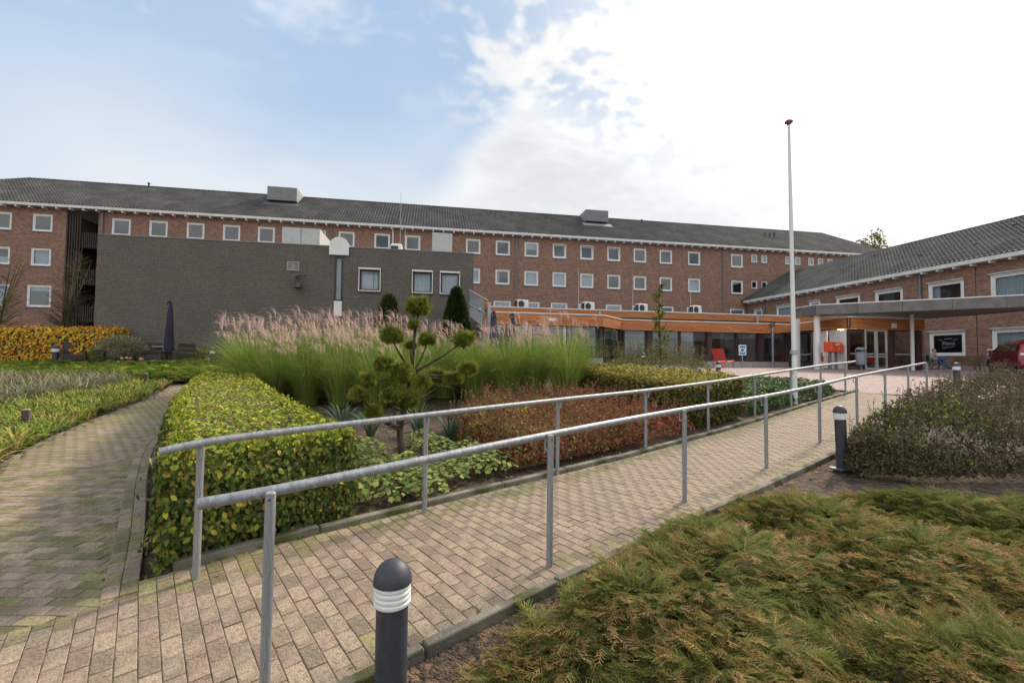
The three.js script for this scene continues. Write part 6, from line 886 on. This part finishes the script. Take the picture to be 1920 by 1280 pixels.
// yews before the grey wall
[[-2.2, -24.6, 3.7, 0.95, 'loose feathery dark green yew before the grey wall window', 1.0], [1.3, -23.8, 4.15, 0.88, 'dense cone-shaped dark green yew before the grey block corner', 0.25]].forEach(([x, z, h, r, l, loose], i) => {
  const rand = rng(660 + i), t = thing('yew_tree', l, 'tree', [x, G(x, z), z]), rows = []; part('trunk', cyl(0.08, 0.03, h * 0.9, 10), bark, t); part('inner_twigs', lathe([[0.01, h * 0.93], [r * 0.35, h * 0.7], [r * 0.62, h * 0.4], [r * 0.68, h * 0.15], [r * 0.4, 0.08]].reverse(), 16), twigMat, t);
  for (let k = 0; k < 2600; k++) { const f = Math.pow(rand(), 0.8), y = h * (0.04 + 0.95 * (1 - f)), prof = r * (i ? Math.pow(f, 0.62) * (f > 0.9 ? 0.93 : 1) : Math.pow(f, 0.75) * (1 - 0.3 * f)), a = rand() * 6.28, q = prof * (0.82 + 0.25 * rand() + loose * 0.28 * (NZ.one(a * 2 + 4, y * 1.8, 4096) - 0.5)), s = 0.13 + 0.09 * rand(); rows.push([V3(q * Math.cos(a), y, q * Math.sin(a)), outward(V3(Math.cos(a), 0.5 + loose, Math.sin(a)), rand, 0.5).multiply(Q(Math.PI / 2, 0, 0)), V3(s, s * (1 + loose * 0.8), s), shades(i ? [[0.035, 0.065, 0.018], [0.045, 0.08, 0.02], [0.028, 0.05, 0.016]] : [[0.07, 0.09, 0.024], [0.05, 0.07, 0.02], [0.09, 0.105, 0.03]], rand, 0.25)]); }
  swarm('foliage', tuftGeo, needleMat, rows, t);
});
// generic branching tree: trunk, limbs, leaves
function tree(name, label, x, z, h, o) {
  const rand = rng(o.seed), t = thing(name, label, 'tree', [x, G(x, z) - 0.05, z]), rows = [], tips = [];
  const stems = o.stems ?? 1;
  for (let s = 0; s < stems; s++) {
    const a0 = rand() * 6.28, sp = stems > 1 ? o.spread * (0.3 + 0.7 * rand()) : 0.06, hh = h * (0.8 + 0.2 * rand()), pts = [0, 0.3, 0.6, 1].map((k) => V3(Math.cos(a0) * sp * k * k + 0.08 * (rand() - 0.5) * k, hh * k, Math.sin(a0) * sp * k * k + 0.08 * (rand() - 0.5) * k)); part('trunk', limb(pts, [o.r, o.r * 0.75, o.r * 0.45, 0.008], 8), o.bark ?? bark, t);
    const c = new THREE.CatmullRomCurve3(pts), bl = [];
    for (let k = 0; k < o.limbs; k++) { const f = o.from + (0.97 - o.from) * k / o.limbs, p = c.getPoint(f), a = rand() * 6.28, l = o.reach * h * (1.05 - 0.75 * (f - o.from) / (1 - o.from)) * (0.6 + 0.5 * rand()), q = p.clone().add(V3(Math.cos(a) * l, l * o.rise, Math.sin(a) * l)), m = p.clone().lerp(q, 0.5).add(V3(0, l * 0.08, 0)); bl.push(limb([p, m, q], [o.r * 0.4 * (1.1 - f), 0.006], 5)); for (let j = 0; j < o.twigs; j++) { const u = p.clone().lerp(q, 0.3 + 0.7 * rand()), b = rand() * 6.28, w = u.clone().add(V3(Math.cos(b) * l * 0.3, l * 0.3 * (rand() - 0.1), Math.sin(b) * l * 0.3)); bl.push(bar(u, w, 0.005, 4, 0.002)); tips.push([u, w]); } }
    bl.forEach((g) => part('limb', g, o.bark ?? bark, t));
  }
  if (o.leaves) { for (let k = 0; k < o.leaves; k++) { const [u, w] = tips[Math.floor(rand() * tips.length)], p = u.clone().lerp(w, rand()).add(V3((rand() - 0.5) * o.jit, (rand() - 0.5) * o.jit, (rand() - 0.5) * o.jit)), s = o.size * (0.6 + 0.7 * rand()); rows.push([p, hang(V3(rand() - 0.5, 0.4, rand() - 0.5), rand, 1), V3(s, s, s), shades(o.tones, rand, 0.3)]); } swarm('crown', leafA, leafMat, rows, t); }
  return t;
}
tree('slim_tree', 'slim upright young tree with sparse yellow-green leaves before the pavilion', 11.0, -20.4, 4.5, { seed: 701, r: 0.05, limbs: 26, from: 0.06, reach: 0.13, rise: 1.5, twigs: 3, leaves: 1500, size: 0.10, jit: 0.16, tones: [[0.16, 0.19, 0.04], [0.22, 0.23, 0.05], [0.12, 0.15, 0.035], [0.34, 0.30, 0.05]] });
[[-20.6, -30.0, 7.2, 'bare multi-stemmed tree behind the orange hedge, right of the pair'], [-24.4, -30.8, 6.8, 'bare multi-stemmed tree at the left edge behind the hedge']].forEach(([x, z, h, l], i) => tree('bare_tree', l, x, z, h, { seed: 710 + i, r: 0.085, stems: 6, spread: 1.3, limbs: 22, from: 0.15, reach: 0.2, rise: 0.75, twigs: 12, bark: greenBark }));
tree('background_tree', 'leafy tree top showing beyond the roofs at right', 63, -54, 20.2, { seed: 720, r: 0.3, stems: 3, spread: 3, limbs: 16, from: 0.45, reach: 0.2, rise: 0.9, twigs: 6, leaves: 2600, size: 0.42, jit: 0.9, tones: [[0.24, 0.23, 0.08], [0.32, 0.26, 0.10], [0.20, 0.21, 0.07], [0.36, 0.26, 0.11]] });
// flowering shrub on the terrace
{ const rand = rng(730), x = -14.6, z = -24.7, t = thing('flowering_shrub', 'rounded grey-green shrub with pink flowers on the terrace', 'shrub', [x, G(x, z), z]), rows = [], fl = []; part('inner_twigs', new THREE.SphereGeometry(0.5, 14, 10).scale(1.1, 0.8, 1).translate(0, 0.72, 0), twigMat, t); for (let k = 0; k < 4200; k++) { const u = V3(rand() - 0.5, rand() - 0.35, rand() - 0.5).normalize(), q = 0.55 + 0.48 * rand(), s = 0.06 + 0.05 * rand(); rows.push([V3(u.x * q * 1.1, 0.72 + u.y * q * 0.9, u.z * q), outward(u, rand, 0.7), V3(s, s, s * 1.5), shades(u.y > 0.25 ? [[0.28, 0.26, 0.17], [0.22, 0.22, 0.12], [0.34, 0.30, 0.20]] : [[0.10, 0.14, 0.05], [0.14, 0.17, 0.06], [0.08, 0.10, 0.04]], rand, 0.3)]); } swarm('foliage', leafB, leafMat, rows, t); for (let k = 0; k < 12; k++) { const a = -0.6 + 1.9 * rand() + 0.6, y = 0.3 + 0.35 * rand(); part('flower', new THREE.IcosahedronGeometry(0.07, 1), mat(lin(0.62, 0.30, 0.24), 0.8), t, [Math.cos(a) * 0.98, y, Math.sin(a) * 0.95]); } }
// perennials in the bed along the pavilion
leafMass('perennial_bed', 'straggling green and brown perennials before the pavilion glass', [[8.2, -17.5], [11.9, -17.2], [13.2, -20.5], [13.9, -22.6], [16.5, -25.2], [11.8, -25.2], [9.8, -23.0], [8.0, -20]], 0.62, 5000, 0.10, [[0.15, 0.17, 0.05], [0.20, 0.18, 0.07], [0.24, 0.18, 0.09], [0.11, 0.13, 0.04]], 740, leafB, leafMat, { shoots: 260, shootH: 0.55, cell: 0.3, round: 0.4 });
// fallen leaves and bits of litter on soil and junipers
{ const rand = rng(801), rows = [], areas = [[[1.2, -5.4], [4.9, -7.6], [4.8, -8.2], [0.9, -6.3]], [[-0.7, -4.5], [1.3, -5.6], [1.0, -6.5], [-1.0, -5.4]], [[2.9, -4.5], [5.4, -5.6], [6.2, -4.6], [3.4, -4.1]], [[0.0, -2.2], [0.4, -2.6], [1, -2.3], [0.3, -1.7]], [[-1.9, -3.5], [-0.6, -4.25], [-0.7, -4.4], [-2.0, -3.7]]]; for (const P of areas) for (const [x, z] of scatter(P, 170, rand)) { const s = 0.025 + 0.03 * rand(); rows.push([V3(x, G(x, z) - 0.012 + 0.012 * rand(), z), Q((rand() - 0.5) * 0.7, rand() * 6.28, (rand() - 0.5) * 0.7), V3(s, s, s), shades([[0.26, 0.14, 0.07], [0.20, 0.11, 0.06], [0.34, 0.24, 0.12], [0.14, 0.09, 0.06], [0.42, 0.32, 0.2]], rand, 0.3)]); } tag(swarm('fallen_leaves', leafC, leafMat, rows, scene), 'fallen brown leaves scattered over the soil'); }
[[2.93, -2.36, 0.10, lin(0.62, 0.55, 0.08), 'yellow fallen leaf lying on the juniper carpet'], [3.9, -3.35, 0.09, lin(0.55, 0.42, 0.30), 'pale brown fallen leaf at the far edge of the juniper']].forEach(([x, z, s, c, l]) => { const m = leafy(0.6); m.color.copy(c); const o = part('fallen_leaf', leafC, m, scene, [x, G(x, z) + mound(x, z) + 0.07, z]); o.scale.setScalar(s); o.rotation.set(0.3, 1.1, 0.3); tag(o, l, 'leaf'); });
{ // weeds, moss tufts and blown leaves along the kerbs and joints
  const rand = rng(811), tufts = [], moss = [], leaves = [], wg = bundle([...Array(7)].map((_, i) => { const a = i / 7 * 6.28 + rand(), o = 0.3 + 0.5 * rand(); return ribbon([V3(0, 0, 0), V3(Math.cos(a) * o * 0.4, 0.6, Math.sin(a) * o * 0.4), V3(Math.cos(a) * o, 0.85 + 0.3 * rand(), Math.sin(a) * o)], 0.09, V3(-Math.sin(a), 0, Math.cos(a)), 0.5); })), mg = new THREE.IcosahedronGeometry(1, 1).scale(1, 0.4, 1);
  for (let i = 0; i < 1500; i++) { const s = -0.2 + 16.5 * rand(), side = rand() < 0.7, n = side ? N0 + 0.012 * (rand() - 0.3) : N1 - 0.01 * (rand() - 0.3), [x, z] = rampAt(s, n); if (NB.fbm(s * 1.3 + 7, 3, 4096, 3) < 0.47) continue; const q = 0.006 + 0.012 * rand() * rand(); moss.push([V3(x, G(x, z) + 0.006, z), Q(0, rand() * 6.28, 0), V3(q * 1.6, q, q * 1.6), shades([[0.13, 0.15, 0.03], [0.17, 0.19, 0.04], [0.10, 0.11, 0.03]], rand, 0.25)]); if (rand() < 0.10) { const h = 0.02 + 0.045 * rand(); tufts.push([V3(x, G(x, z), z), Q(0, rand() * 6.28, 0), V3(h, h, h), shades([[0.16, 0.22, 0.05], [0.22, 0.25, 0.06], [0.30, 0.26, 0.10]], rand, 0.25)]); } }
  for (let i = 0; i < 130; i++) { const s = -1.5 + 15 * rand(), n = N0 + (N1 - N0) * (rand() < 0.5 ? rand() * 0.18 : rand()), [x, z] = rampAt(s, n), q = 0.018 + 0.026 * rand(); leaves.push([V3(x, G(x, z) + 0.018, z), Q((rand() - 0.5) * 0.5, rand() * 6.28, (rand() - 0.5) * 0.5), V3(q, q, q), shades([[0.30, 0.18, 0.08], [0.42, 0.34, 0.10], [0.20, 0.12, 0.07], [0.38, 0.24, 0.12]], rand, 0.3)]); }
  tag(swarm('kerb_moss', mg, mat(0xffffff, 1), moss, scene), 'cushions of moss along the ramp kerbs'); tag(swarm('kerb_weeds', wg, grassMat, tufts, scene), 'small weeds growing along the ramp kerbs'); tag(swarm('blown_leaves', leafC, leafMat, leaves, scene), 'a few blown leaves on the ramp bricks');
}
console.log('plants');
scene.traverse((o) => { if (o.isMesh) { o.castShadow = true; o.receiveShadow = true; } });
renderer.render(scene, camera);
